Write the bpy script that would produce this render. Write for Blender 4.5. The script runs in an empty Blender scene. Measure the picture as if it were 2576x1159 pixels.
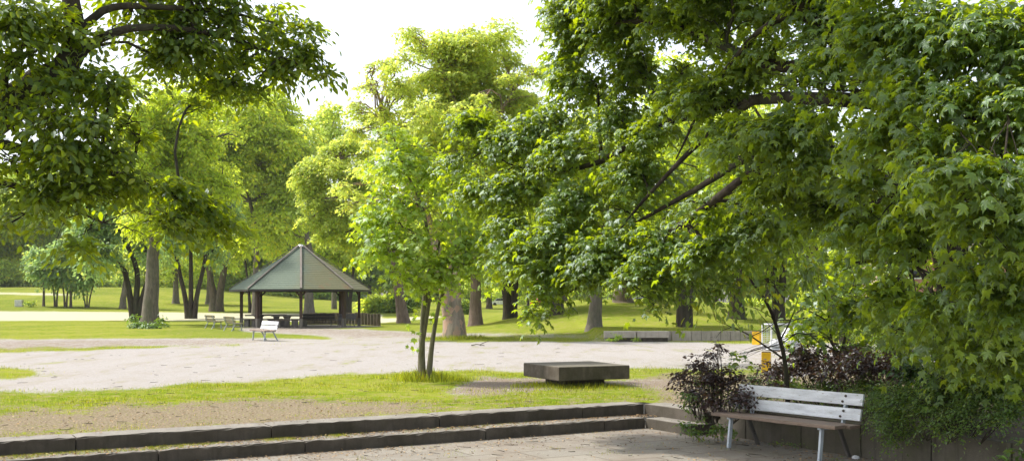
import bpy, bmesh, math, random
import numpy as np
from mathutils import Vector, Matrix
R = math.radians
SC = bpy.context.scene
COL = SC.collection
rng = np.random.default_rng(7)
random.seed(7)

# ------------------------------------------------------------------ camera
F = 2700.0            # focal length in units of a 2575 px wide picture
HZ = 758.0            # horizon row
EYE = 1.6
cam_d = bpy.data.cameras.new('camera')
cam = bpy.data.objects.new('camera', cam_d); COL.objects.link(cam)
cam.location = (0, 0, EYE); cam.rotation_euler = (R(90), 0, 0)
cam_d.sensor_width = 36; cam_d.lens = 36 * F / 2575
cam_d.shift_y = (HZ - 579.5) / 2575
cam_d.clip_start = 0.1; cam_d.clip_end = 3000
SC.camera = cam

# ------------------------------------------------------------------ light
SUN_AZ = math.atan2(-0.95, 0.30)      # towards the sun, from +Y, negative = left
SUN_EL = R(54)
w = bpy.data.worlds.new('World'); SC.world = w; w.use_nodes = True
nt = w.node_tree; bg = nt.nodes['Background']
sky = nt.nodes.new('ShaderNodeTexSky'); sky.sky_type = 'NISHITA'; sky.sun_disc = False
sky.sun_elevation = SUN_EL; sky.sun_rotation = SUN_AZ
sky.air_density = 1.0; sky.dust_density = 3.0; sky.ozone_density = 1.0
hsv = nt.nodes.new('ShaderNodeHueSaturation'); hsv.inputs['Saturation'].default_value = 0.45
nt.links.new(sky.outputs[0], hsv.inputs['Color']); nt.links.new(hsv.outputs[0], bg.inputs['Color'])
bg.inputs['Strength'].default_value = 0.15
sd = bpy.data.lights.new('sun', 'SUN'); sd.energy = 2.5; sd.angle = R(2.5); sd.color = (1.0, 0.95, 0.86)
so = bpy.data.objects.new('sun', sd); COL.objects.link(so)
sv = Vector((math.sin(SUN_AZ) * math.cos(SUN_EL), math.cos(SUN_AZ) * math.cos(SUN_EL), math.sin(SUN_EL)))
so.rotation_euler = sv.to_track_quat('Z', 'Y').to_euler(); so.location = (0, 0, 40)
SC.view_settings.view_transform = 'Standard'; SC.view_settings.look = 'None'
SC.view_settings.exposure = 1.24; SC.view_settings.gamma = 1.0
SC.render.engine = 'CYCLES'
SC.cycles.max_bounces = 12; SC.cycles.diffuse_bounces = 8; SC.cycles.transmission_bounces = 8
SC.cycles.glossy_bounces = 2; SC.cycles.use_denoising = True
SC.cycles.sample_clamp_indirect = 6
SC.render.film_transparent = False

# ------------------------------------------------------------------ terrain
def ss(a, b, x):
    t = np.clip((x - a) / (b - a), 0, 1); return t * t * (3 - 2 * t)
def H(X, Y):
    X = np.asarray(X, float); Y = np.asarray(Y, float)
    z = 4.6 * ss(105, 230, Y) * ss(28, 75, -X)
    z = z + 1.5 * ss(112, 225, Y) * (1 - ss(28, 75, -X)) * ss(-4, 8, -X)
    m = 1.75 * ss(42, 76, Y) * (1 - 0.6 * ss(80, 125, Y)) * (1 - 0.42 * ss(11, 20, X * 75 / np.maximum(Y, 30)))
    z = z + m * ss(-5, 6, X)
    wallstep = 0.36 * ss(43.75, 44.35, Y) * (1 - ss(50, 66, Y)) * ss(3.2, 3.8, X) * (1 - ss(10.0, 12.5, X))
    z = np.maximum(z, wallstep) + 0.3 * np.minimum(z, wallstep)
    z = z + 0.03 * np.sin(X * .7 + 1) * np.sin(Y * .5) * ss(22, 30, Y)
    return z
def P(px, py, Y):
    return np.array([(px - 1287.5) * Y / F, Y, EYE - (py - HZ) * Y / F])
def G(px, py, z=None):
    """where a picture point meets the ground"""
    if z is not None:
        Y = (EYE - z) * F / (py - HZ); return np.array([(px - 1287.5) * Y / F, Y, z])
    Ys = np.exp(np.linspace(np.log(12), np.log(600), 3000))
    zs = EYE - (py - HZ) * Ys / F
    hs = H((px - 1287.5) * Ys / F, Ys)
    k = np.nonzero(zs <= hs)[0]
    i = k[0] if len(k) else len(Ys) - 1
    return np.array([(px - 1287.5) * Ys[i] / F, Ys[i], float(hs[i])])
def pix(X, Y, Z=0):
    return 1287.5 + F * X / Y, HZ + F * (EYE - Z) / Y

# ------------------------------------------------------------------ materials
def newmat(name):
    m = bpy.data.materials.new(name); m.use_nodes = True
    n = m.node_tree; n.nodes.clear()
    return m, n, n.nodes.new('ShaderNodeOutputMaterial')
def N(n, t, **k):
    x = n.nodes.new('ShaderNode' + t)
    for a, b in k.items():
        if a.startswith('i_'):
            x.inputs[a[2:].replace('_', ' ')].default_value = b
        else: setattr(x, a, b)
    return x
def mixc(n, fac, a, b, mode='MIX'):
    x = n.nodes.new('ShaderNodeMix'); x.data_type = 'RGBA'; x.blend_type = mode
    for s, v in ((x.inputs[0], fac), (x.inputs[6], a), (x.inputs[7], b)):
        if hasattr(v, 'default_value') or hasattr(v, 'is_output'): n.links.new(v, s)
        elif isinstance(v, (int, float)): s.default_value = v
        else: s.default_value = (*v, 1)
    return x.outputs[2]
def mth(n, op, a, b=0.0, c=None, clamp=False):
    x = n.nodes.new('ShaderNodeMath'); x.operation = op; x.use_clamp = clamp
    for i, v in enumerate((a, b) if c is None else (a, b, c)):
        if hasattr(v, 'is_output'): n.links.new(v, x.inputs[i])
        else: x.inputs[i].default_value = v
    return x.outputs[0]
def mrange(n, v, a, b, c=0.0, d=1.0):
    x = n.nodes.new('ShaderNodeMapRange'); x.inputs[1].default_value = a; x.inputs[2].default_value = b
    x.inputs[3].default_value = c; x.inputs[4].default_value = d
    n.links.new(v, x.inputs[0]); return x.outputs[0]
def coord(n, kind='Object', scale=(1, 1, 1), rot=(0, 0, 0)):
    tc = n.nodes.new('ShaderNodeTexCoord'); mp = n.nodes.new('ShaderNodeMapping')
    mp.inputs['Scale'].default_value = scale; mp.inputs['Rotation'].default_value = rot
    n.links.new(tc.outputs[kind], mp.inputs[0]); return mp.outputs[0]
def wcoord(n, scale=(1, 1, 1), rot=(0, 0, 0)):
    g = n.nodes.new('ShaderNodeNewGeometry'); mp = n.nodes.new('ShaderNodeMapping')
    mp.inputs['Scale'].default_value = scale; mp.inputs['Rotation'].default_value = rot
    n.links.new(g.outputs['Position'], mp.inputs[0]); return mp.outputs[0]
def noise(n, vec, scale, detail=4, rough=.55, dist=0.0):
    x = N(n, 'TexNoise'); x.inputs['Scale'].default_value = scale; x.inputs['Detail'].default_value = detail
    x.inputs['Roughness'].default_value = rough; x.inputs['Distortion'].default_value = dist
    n.links.new(vec, x.inputs['Vector']); return x.outputs['Fac']
def finish(n, out, color, rough=.8, bump=None, bstr=.4, bdist=.02, spec=.3, metal=0.0):
    b = N(n, 'BsdfPrincipled')
    for s, v in ((b.inputs['Base Color'], color), (b.inputs['Roughness'], rough)):
        if hasattr(v, 'is_output'): n.links.new(v, s)
        elif isinstance(v, (int, float)): s.default_value = v
        else: s.default_value = (*v, 1)
    b.inputs['Specular IOR Level'].default_value = spec; b.inputs['Metallic'].default_value = metal
    if bump is not None:
        bp = N(n, 'Bump'); bp.inputs['Strength'].default_value = bstr; bp.inputs['Distance'].default_value = bdist
        n.links.new(bump, bp.inputs['Height']); n.links.new(bp.outputs[0], b.inputs['Normal'])
    n.links.new(b.outputs[0], out.inputs['Surface'])
    return b

def leaf_mat(name, refl, trans, gloss=.5, tmix=.45, rough=.42, spread=.35, warm=(1.5, 1.15, .7)):
    m, n, out = newmat(name)
    at = N(n, 'Attribute', attribute_name='var')
    v = at.outputs['Fac']
    k = mrange(n, v, 0, 1, 1 - spread, 1 + spread)
    kc = N(n, 'CombineColor'); [n.links.new(k, kc.inputs[i]) for i in range(3)]
    wv = mth(n, 'GREATER_THAN', v, .86)
    def col(c):
        a = mixc(n, 1.0, c, kc.outputs[0], 'MULTIPLY')
        return mixc(n, wv, a, tuple(min(1, c[i] * warm[i]) for i in range(3)))
    d = N(n, 'BsdfDiffuse'); t = N(n, 'BsdfTranslucent'); g = N(n, 'BsdfGlossy')
    n.links.new(col(refl), d.inputs['Color']); n.links.new(col(trans), t.inputs['Color'])
    g.inputs['Roughness'].default_value = rough; g.inputs['Color'].default_value = (.82, .9, .95, 1)
    mx = N(n, 'MixShader'); mx.inputs[0].default_value = tmix
    n.links.new(d.outputs[0], mx.inputs[1]); n.links.new(t.outputs[0], mx.inputs[2])
    fr = N(n, 'LayerWeight'); fr.inputs['Blend'].default_value = .5
    fm = mth(n, 'MULTIPLY', mth(n, 'ADD', mth(n, 'MULTIPLY', mth(n, 'POWER', fr.outputs['Facing'], 3.0), .35), .07), gloss)
    m2 = N(n, 'MixShader'); n.links.new(fm, m2.inputs[0])
    n.links.new(mx.outputs[0], m2.inputs[1]); n.links.new(g.outputs[0], m2.inputs[2])
    n.links.new(m2.outputs[0], out.inputs['Surface'])
    return m
def bark_mat(name, c1, c2, scale=9, patch=None):
    m, n, out = newmat(name)
    v = wcoord(n, (1, 1, .22)); a = noise(n, v, scale, 6, .65, .6)
    v2 = wcoord(n, (1, 1, .5)); b = noise(n, v2, 1.7, 3)
    c = mixc(n, mrange(n, a, .32, .68), c1, c2)
    c = mixc(n, mrange(n, b, .45, .7, 0, .45), c, (.07, .085, .04))
    if patch:
        v3 = wcoord(n, (1, 1, .6)); vo = N(n, 'TexVoronoi'); vo.inputs['Scale'].default_value = 5.5
        n.links.new(v3, vo.inputs['Vector'])
        nb = noise(n, v3, 6, 4, .6, .5)
        sep = N(n, 'SeparateColor'); n.links.new(vo.outputs['Color'], sep.inputs[0])
        q = mrange(n, mth(n, 'ADD', mth(n, 'MULTIPLY', sep.outputs[0], .5), nb), .72, .86)
        c = mixc(n, q, c, patch)
    finish(n, out, c, .9, a, .8, .05, .15)
    return m
def concrete_mat(name, c1, c2, moss=(.06, .07, .025), mossy=.4, scale=3, streak=True, top_tone=None):
    m, n, out = newmat(name)
    v = wcoord(n); a = noise(n, v, scale, 6, .65); f = noise(n, v, 60, 3, .6)
    st = noise(n, wcoord(n, (1, 1, .12)), 14, 4, .6)
    c = mixc(n, mrange(n, a, .3, .7), c1, c2)
    c = mixc(n, mrange(n, f, .35, .7, 0, .35), c, tuple(x * .55 for x in c1))
    if streak: c = mixc(n, mrange(n, st, .5, .72, 0, .55), c, tuple(x * .4 for x in c1))
    b = noise(n, v, 1.6, 5, .7)
    c = mixc(n, mrange(n, b, .48, .68, 0, mossy), c, moss)
    if top_tone:        # faces that point up take a separate, paler tone
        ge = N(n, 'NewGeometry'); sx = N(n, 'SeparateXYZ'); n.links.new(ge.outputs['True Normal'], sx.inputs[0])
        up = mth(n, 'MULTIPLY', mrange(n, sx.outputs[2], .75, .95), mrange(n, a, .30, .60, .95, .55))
        c = mixc(n, up, c, mixc(n, mrange(n, f, .4, .6), tuple(x * .75 for x in top_tone), top_tone))
    finish(n, out, c, .9, f, .5, .01, .2)
    return m
def paint_mat(name, c, chip=(.2, .13, .08), chips=.2, rough=.5, grain=(1, 1, 1)):
    m, n, out = newmat(name)
    v = coord(n, 'Object', grain); a = noise(n, v, 14, 6, .75); b = noise(n, v, 3, 3)
    cc = mixc(n, mrange(n, b, .3, .7), tuple(x * .68 for x in c), c)
    cc = mixc(n, mrange(n, a, .7 - chips, .76 - chips * .6), cc, chip)
    finish(n, out, cc, rough, a, .25, .005, .3)
    return m
M = {}
M['maple_leaf'] = leaf_mat('maple_leaf', (.066, .128, .024), (.50, .64, .01), .5, .5, warm=(1.2, 1.1, .8))
M['maple_leaf_young'] = leaf_mat('young_maple_leaf', (.17, .265, .045), (.62, .78, .02), .4, .5, warm=(1.2, 1.1, .8))
M['hornbeam_leaf'] = leaf_mat('hornbeam_leaf', (.056, .110, .016), (.52, .65, .005), .4, .5, warm=(1.25, 1.1, .8))
M['elm_leaf'] = leaf_mat('elm_leaf', (.09, .16, .03), (.46, .60, .01), .7, .45)
M['lime_leaf'] = leaf_mat('lime_leaf', (.36, .43, .08), (.80, .92, .14), .2, .5)
M['mid_leaf'] = leaf_mat('mid_leaf', (.34, .43, .06), (.80, .93, .08), .2, .54, spread=.45)
M['pale_leaf'] = leaf_mat('pale_leaf', (.40, .50, .12), (.80, .93, .16), .2, .54, spread=.45)
M['shade_leaf'] = leaf_mat('shade_leaf', (.04, .08, .02), (.12, .22, .01), .3, .35)  # undergrowth leaf; the shade under the maple is put into its dark colour
M['teal_leaf'] = leaf_mat('teal_leaf', (.19, .29, .11), (.42, .60, .16), .2, .5)
M['dark_leaf'] = leaf_mat('dark_leaf', (.15, .23, .04), (.46, .62, .04), .2, .42)
M['purple_leaf'] = leaf_mat('purple_leaf', (.055, .026, .026), (.14, .07, .02), .6, .35, warm=(1.2, 1.2, 1))
M['creeper_leaf'] = leaf_mat('creeper_leaf', (.085, .155, .025), (.24, .38, .02), .45, .4)
M['feather_leaf'] = leaf_mat('feather_leaf', (.16, .26, .03), (.34, .5, .03), .3, .45)
M['weed_leaf'] = leaf_mat('weed_leaf', (.09, .16, .035), (.2, .33, .03), .4, .45)
M['grass_blade'] = leaf_mat('grass_blade', (.19, .225, .02), (.42, .48, .02), .15, .45, rough=.5, spread=.55)
M['litter'] = leaf_mat('litter', (.28, .19, .10), (.2, .12, .05), .2, .2, warm=(1.7, 1.7, 1.6), spread=.6)
M['flower'] = leaf_mat('flower', (.8, .8, .78), (.5, .5, .45), .1, .3)
M['bark'] = bark_mat('bark_brown', (.06, .045, .035), (.17, .135, .10))
M['bark_dark'] = bark_mat('bark_dark', (.025, .02, .015), (.075, .06, .045), 7)
M['bark_grey'] = bark_mat('bark_grey', (.10, .085, .07), (.21, .18, .145), 9)
M['bark_plane'] = bark_mat('bark_plane', (.17, .135, .105), (.33, .275, .215), 6, patch=(.36, .24, .17))
M['bark_red'] = bark_mat('bark_red', (.11, .075, .06), (.23, .17, .14), 8)
M['bark_young'] = bark_mat('bark_young', (.10, .085, .05), (.22, .20, .14), 16)
M['step_stone'] = concrete_mat('step_stone', (.125, .108, .088), (.066, .056, .043), (.045, .04, .025), .6, top_tone=(.27, .25, .22))
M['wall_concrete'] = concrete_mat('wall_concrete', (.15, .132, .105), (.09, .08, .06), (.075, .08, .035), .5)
M['slab_stone'] = concrete_mat('slab_stone', (.135, .115, .09), (.062, .05, .036), (.045, .04, .022), .65, 5, top_tone=(.17, .155, .12))
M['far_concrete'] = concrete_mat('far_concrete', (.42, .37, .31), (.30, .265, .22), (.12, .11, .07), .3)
M['pale_concrete'] = concrete_mat('pale_concrete', (.46, .41, .34), (.34, .30, .25), (.2, .17, .1), .2, top_tone=(.55, .5, .42))
M['table_concrete'] = concrete_mat('table_concrete', (.22, .20, .175), (.15, .135, .12), (.1, .1, .08), .3)
M['white_paint'] = paint_mat('white_paint', (.86, .88, .93), (.30, .21, .16), .12, .5, (1, 6, 6))
M['white_metal'] = paint_mat('white_metal', (.58, .64, .70), (.16, .14, .13), .10, .5)
M['far_white'] = paint_mat('far_white', (.82, .82, .84), (.4, .36, .33), .03, .5)
M['dark_frame'] = paint_mat('dark_frame', (.13, .12, .11), (.05, .04, .04), .1, .5)
M['grey_metal'] = paint_mat('grey_metal', (.40, .43, .44), (.2, .2, .2), .05, .4)
M['olive_wood'] = paint_mat('olive_wood', (.20, .17, .10), (.08, .06, .04), .12, .7, (1, 8, 8))
M['black_wood'] = paint_mat('black_wood', (.05, .045, .045), (.02, .02, .02), .12, .6, (1, 8, 8))
M['slate_wood'] = paint_mat('slate_wood', (.17, .17, .19), (.08, .07, .07), .12, .6, (1, 8, 8))
M['seat_wood'] = paint_mat('seat_wood', (.27, .20, .155), (.12, .075, .05), .17, .65, (1, 14, 14))
M['post_wood'] = paint_mat('post_wood', (.085, .055, .042), (.05, .03, .02), .12, .7, (8, 8, 1))
M['plank_wood'] = paint_mat('plank_wood', (.16, .125, .10), (.07, .05, .04), .12, .7)
M['hip_wood'] = paint_mat('hip_wood', (.20, .175, .15), (.2, .16, .12), .12, .8)
M['palisade'] = bark_mat('palisade_wood', (.08, .06, .045), (.2, .165, .13), 10)
M['zinc'] = paint_mat('zinc', (.75, .76, .78), (.5, .5, .5), .05, .35)
M['yellow'] = paint_mat('yellow_paint', (.85, .50, .02), (.45, .28, .05), .05, .45)
M['rust'] = paint_mat('rust', (.10, .075, .06), (.05, .03, .02), .1, .6)
M['sack'] = paint_mat('sack', (.8, .8, .8), (.5, .4, .35), .05, .8)
M['box_white'] = paint_mat('box_white', (.66, .64, .60), (.4, .38, .34), .08, .6)
M['car_white'] = paint_mat('car_white', (.8, .8, .82), (.7, .7, .7), .0, .25)
M['car_red'] = paint_mat('car_red', (.6, .03, .03), (.5, .02, .02), .0, .25)
M['glass'] = paint_mat('car_glass', (.03, .035, .04), (.03, .03, .03), 0, .1)
M['tyre'] = paint_mat('tyre', (.02, .02, .02), (.03, .03, .03), 0, .8)
def roof_mat():
    m, n, out = newmat('roof_shingles')
    v = coord(n); a = noise(n, v, 2.2, 5, .65); f = noise(n, v, 22, 3, .6)
    big = noise(n, v, .8, 3, .6)
    c = mixc(n, mrange(n, f, .3, .7), (.088, .115, .084), (.145, .175, .135))
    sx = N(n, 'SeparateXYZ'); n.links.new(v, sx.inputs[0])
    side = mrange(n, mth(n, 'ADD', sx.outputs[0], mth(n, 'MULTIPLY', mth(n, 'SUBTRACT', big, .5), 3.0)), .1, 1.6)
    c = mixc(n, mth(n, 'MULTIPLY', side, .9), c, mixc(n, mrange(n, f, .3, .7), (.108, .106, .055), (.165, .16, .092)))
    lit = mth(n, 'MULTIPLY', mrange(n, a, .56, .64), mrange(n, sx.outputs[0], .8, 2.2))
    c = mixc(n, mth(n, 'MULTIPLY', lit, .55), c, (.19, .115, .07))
    finish(n, out, c, .85, f, .4, .01, .2)
    return m
M['roof'] = roof_mat()
def brick_mat():
    m, n, out = newmat('red_brick')
    b = N(n, 'TexBrick'); b.inputs['Scale'].default_value = 4; n.links.new(coord(n, 'Object', (1, 1, 1), (R(90), 0, 0)), b.inputs['Vector'])
    b.inputs['Color1'].default_value = (.36, .14, .09, 1); b.inputs['Color2'].default_value = (.28, .1, .07, 1); b.inputs['Mortar'].default_value = (.4, .36, .3, 1)
    finish(n, out, b.outputs['Color'], .9); return m
M['brick'] = brick_mat()

# ------------------------------------------------------------------ object helpers
def tag(o, label=None, cat=None, group=None, kind=None):
    if label: o['label'] = label
    if cat: o['category'] = cat
    if group: o['group'] = group
    if kind: o['kind'] = kind
    return o
def empty(name, loc=(0, 0, 0), rz=0.0, **k):
    o = bpy.data.objects.new(name, None); COL.objects.link(o); o.location = loc; o.rotation_euler = (0, 0, rz)
    o.empty_display_size = .2
    return tag(o, **k)
def link(name, me, mat, parent=None, **k):
    o = bpy.data.objects.new(name, me); COL.objects.link(o)
    if mat is not None and not me.materials: me.materials.append(mat)
    if parent is not None: o.parent = parent
    return tag(o, **k)
def npmesh(name, V, faces, nside, var=None, smooth=False):
    """V (n,3); faces (m,nside) index array"""
    me = bpy.data.meshes.new(name)
    V = np.ascontiguousarray(V, np.float32); faces = np.ascontiguousarray(faces, np.int32)
    me.vertices.add(len(V)); me.vertices.foreach_set('co', V.ravel())
    me.loops.add(faces.size); me.loops.foreach_set('vertex_index', faces.ravel())
    me.polygons.add(len(faces)); me.polygons.foreach_set('loop_start', np.arange(0, faces.size, nside, dtype=np.int32))
    me.polygons.foreach_set('loop_total', np.full(len(faces), nside, np.int32))
    if smooth: me.polygons.foreach_set('use_smooth', np.ones(len(faces), bool))
    if var is not None:
        a = me.attributes.new('var', 'FLOAT', 'POINT'); a.data.foreach_set('value', np.ascontiguousarray(var, np.float32))
    me.update(calc_edges=True); me.validate()
    return me
def rel(V, o):      # world points to the local frame of an unrotated empty
    return V - np.array(o.location)
class MB:
    def __init__(s): s.bm = bmesh.new()
    def box(s, c, size, rot=None, taper=None):
        r = bmesh.ops.create_cube(s.bm, size=1.0); vs = r['verts']
        for v in vs:
            k = 1.0
            if taper and v.co.z > 0: k = taper
            v.co = Vector((v.co.x * size[0] * k, v.co.y * size[1] * k, v.co.z * size[2]))
            if rot is not None: v.co = rot @ v.co
            v.co += Vector(c)
        return s
    def bar(s, a, b, wx, wy, up=(0, 0, 1)):
        a = Vector(a); b = Vector(b); d = b - a
        z = d.normalized(); x = Vector(up).cross(z)
        if x.length < 1e-3: x = Vector((1, 0, 0))
        x.normalize(); y = z.cross(x)
        rot = Matrix((x, y, z)).transposed()
        return s.box((a + b) / 2, (wx, wy, d.length), rot)
    def cyl(s, c, r, h, seg=16, r2=None, rot=None):
        q = bmesh.ops.create_cone(s.bm, cap_ends=True, segments=seg, radius1=r, radius2=r if r2 is None else r2, depth=h)
        for v in q['verts']:
            if rot is not None: v.co = rot @ v.co
            v.co += Vector(c)
        return s
    def prism(s, pts, z0, z1):
        a = [s.bm.verts.new((p[0], p[1], z0)) for p in pts]; b = [s.bm.verts.new((p[0], p[1], z1)) for p in pts]
        s.bm.faces.new(a[::-1]); s.bm.faces.new(b)
        for i in range(len(pts)):
            j = (i + 1) % len(pts); s.bm.faces.new((a[i], a[j], b[j], b[i]))
        return s
    def build(s, name, mat, parent=None, bevel=.0, smooth=False, wobble=0.0, **k):
        if bevel: bmesh.ops.bevel(s.bm, geom=list(s.bm.edges), offset=bevel, segments=2, affect='EDGES', profile=.6)
        if wobble:
            for v in s.bm.verts: v.co += Vector((random.uniform(-1, 1), random.uniform(-1, 1), random.uniform(-1, 1))) * wobble
        bmesh.ops.recalc_face_normals(s.bm, faces=list(s.bm.faces))
        me = bpy.data.meshes.new(name); s.bm.to_mesh(me); s.bm.free()
        if smooth:
            for p in me.polygons: p.use_smooth = True
        return link(name, me, mat, parent, **k)
def copy_tree(o, parent=None):
    c = o.copy(); COL.objects.link(c); c.parent = parent
    for ch in list(o.children): copy_tree(ch, c)
    return c

# ------------------------------------------------------------------ foliage kit
def norm(v): return v / np.maximum(np.linalg.norm(v, axis=-1, keepdims=True), 1e-9)
def T_maple():
    o = [(0, .05, 0)]
    c = np.array([0, .42])
    def pt(a, r, z): a = R(a); return (c[0] + math.sin(a) * r, c[1] + math.cos(a) * r, z)
    pts = []
    for a, r in ((-122, .34), (-62, .50), (0, .60), (62, .50), (122, .34)):
        pts += [pt(a - 17, r * .70, -.03), pt(a - 7, r * .78, -.06), pt(a, r, -.17 if a else -.22), pt(a + 7, r * .78, -.06), pt(a + 17, r * .70, -.03)]
        if a < 122: pts.append(pt(a + 30, r * .46 if abs(a) > 100 else .24, .02))
    pts.append((0, .22, 0))
    V = [(0, .42, .03)] + pts
    n = len(pts); T = [(0, 1 + i, 1 + (i + 1) % n) for i in range(n)]
    return np.array(V, float), np.array(T)
def T_maple_s():
    c = np.array([0, .42])
    def pt(a, r, z): a = R(a); return (c[0] + math.sin(a) * r, c[1] + math.cos(a) * r, z)
    pts = []
    for a, r in ((-122, .36), (-62, .52), (0, .60), (62, .52), (122, .36)):
        pts.append(pt(a, r, -.08))
        if a < 122: pts.append(pt(a + 31, .25, .02))
    pts.append((0, .15, 0))
    V = [(0, .42, .03)] + pts; n = len(pts)
    return np.array(V, float), np.array([(0, 1 + i, 1 + (i + 1) % n) for i in range(n)])
def T_oval():
    V = [(0, 0, 0), (-.17, .18, .05), (-.25, .45, .07), (-.16, .75, .03), (0, 1, -.06), (.16, .75, .03), (.25, .45, .07), (.17, .18, .05), (0, .45, -.01)]
    T = [(8, i, i + 1) for i in range(7)] + [(8, 7, 0)]
    return np.array(V, float), np.array(T)
def T_rhomb():
    return np.array([(0, 0, 0), (-.30, .48, .08), (0, 1, -.05), (.30, .48, .08)], float), np.array([(0, 2, 1), (0, 3, 2)])
def T_palm():       # a rough five-pointed far maple leaf: 3 blades
    V = [(0, 0, 0), (-.48, .45, .03), (-.12, .42, .05), (0, 1, -.08), (.12, .42, .05), (.48, .45, .03)]
    return np.array(V, float), np.array([(0, 2, 1), (0, 4, 2), (2, 4, 3), (0, 5, 4)])
def T_blade():
    return np.array([(-.06, 0, 0), (.06, 0, 0), (.02, .6, .06), (.0, 1, .25), (-.03, .6, .06)], float), np.array([(0, 1, 2), (0, 2, 4), (4, 2, 3)])
TM = dict(maple=T_maple(), maple_s=T_maple_s(), oval=T_oval(), rhomb=T_rhomb(), palm=T_palm(), blade=T_blade())
def leaf_mesh(name, pos, tip, nrm, size, tmpl, var=None):
    V, T = TM[tmpl]; n = len(pos)
    tip = norm(tip); x = norm(np.cross(tip, nrm)); z = np.cross(x, tip)
    S = size[:, None, None]
    W = pos[:, None, :] + S * (V[None, :, 0:1] * x[:, None] + V[None, :, 1:2] * tip[:, None] + V[None, :, 2:3] * z[:, None])
    Fc = (T[None] + (np.arange(n) * len(V))[:, None, None]).reshape(-1, 3)
    if var is None: var = rng.random(n)
    return npmesh(name, W.reshape(-1, 3), Fc, 3, np.repeat(var, len(V)), smooth=True)
def tube_mesh(name, paths, radii, sides=6):
    """batch of polylines, each with its own radii"""
    Vs, Fs, base = [], [], 0
    ang = np.linspace(0, 2 * np.pi, sides, endpoint=False); ca, sa = np.cos(ang), np.sin(ang)
    by = {}
    for p, r in zip(paths, radii): by.setdefault(len(p), []).append((p, r))
    for k, L in by.items():
        Pp = np.array([a for a, _ in L], float); Rr = np.array([b for _, b in L], float)
        t = np.gradient(Pp, axis=1); t = norm(t)
        ref = np.where(np.abs(t[:, :1, 2:3]) > .8, np.array([[[1., 0, 0]]]), np.array([[[0, 0, 1.]]]))
        u = norm(np.cross(t, ref)); v = np.cross(t, u)
        ring = Pp[:, :, None] + Rr[:, :, None, None] * (ca[None, None, :, None] * u[:, :, None] + sa[None, None, :, None] * v[:, :, None])
        n = len(L); Vs.append(ring.reshape(-1, 3))
        i = np.arange(n)[:, None, None] * k * sides; j = np.arange(k - 1)[None, :, None] * sides; q = np.arange(sides)[None, None, :]
        q2 = (q + 1) % sides
        f = np.stack([i + j + q, i + j + q2, i + j + sides + q2, i + j + sides + q], -1).reshape(-1, 4) + base
        Fs.append(f); base += n * k * sides
    return npmesh(name, np.concatenate(Vs), np.concatenate(Fs), 4, smooth=True)
def smooth_path(pts, n=12):
    pts = np.array(pts, float)
    if len(pts) == 2: pts = np.array([pts[0], (pts[0] + pts[1]) / 2, pts[1]])
    P_ = np.vstack([2 * pts[0] - pts[1], pts, 2 * pts[-1] - pts[-2]])
    out = []; m = len(pts) - 1
    for t in np.linspace(0, m, n):
        i = min(int(t), m - 1); f = t - i
        a, b, c, d = P_[i:i + 4]
        out.append(.5 * ((2 * b) + (c - a) * f + (2 * a - 5 * b + 4 * c - d) * f * f + (3 * b - a - 3 * c + d) * f ** 3))
    return np.array(out)
def limb(pts, r0, r1, n=12, wob=.0, flare=0.0, ex=.8):
    p = smooth_path(pts, n)
    if wob: p[1:-1] += rng.normal(0, wob, (n - 2, 3))
    t = np.linspace(0, 1, n); r = r0 + (r1 - r0) * t ** ex
    if flare: r = r * (1 + flare * np.exp(-t * n * .95))
    return p, r
_g = np.random.default_rng(3).random((32, 32, 32))
def vnoise(p):
    i = np.floor(p).astype(int); f = p - i; f = f * f * (3 - 2 * f); o = 0
    for dx in (0, 1):
        for dy in (0, 1):
            for dz in (0, 1):
                wgt = (f[:, 0] if dx else 1 - f[:, 0]) * (f[:, 1] if dy else 1 - f[:, 1]) * (f[:, 2] if dz else 1 - f[:, 2])
                o = o + wgt * _g[(i[:, 0] + dx) % 32, (i[:, 1] + dy) % 32, (i[:, 2] + dz) % 32]
    return o
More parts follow.
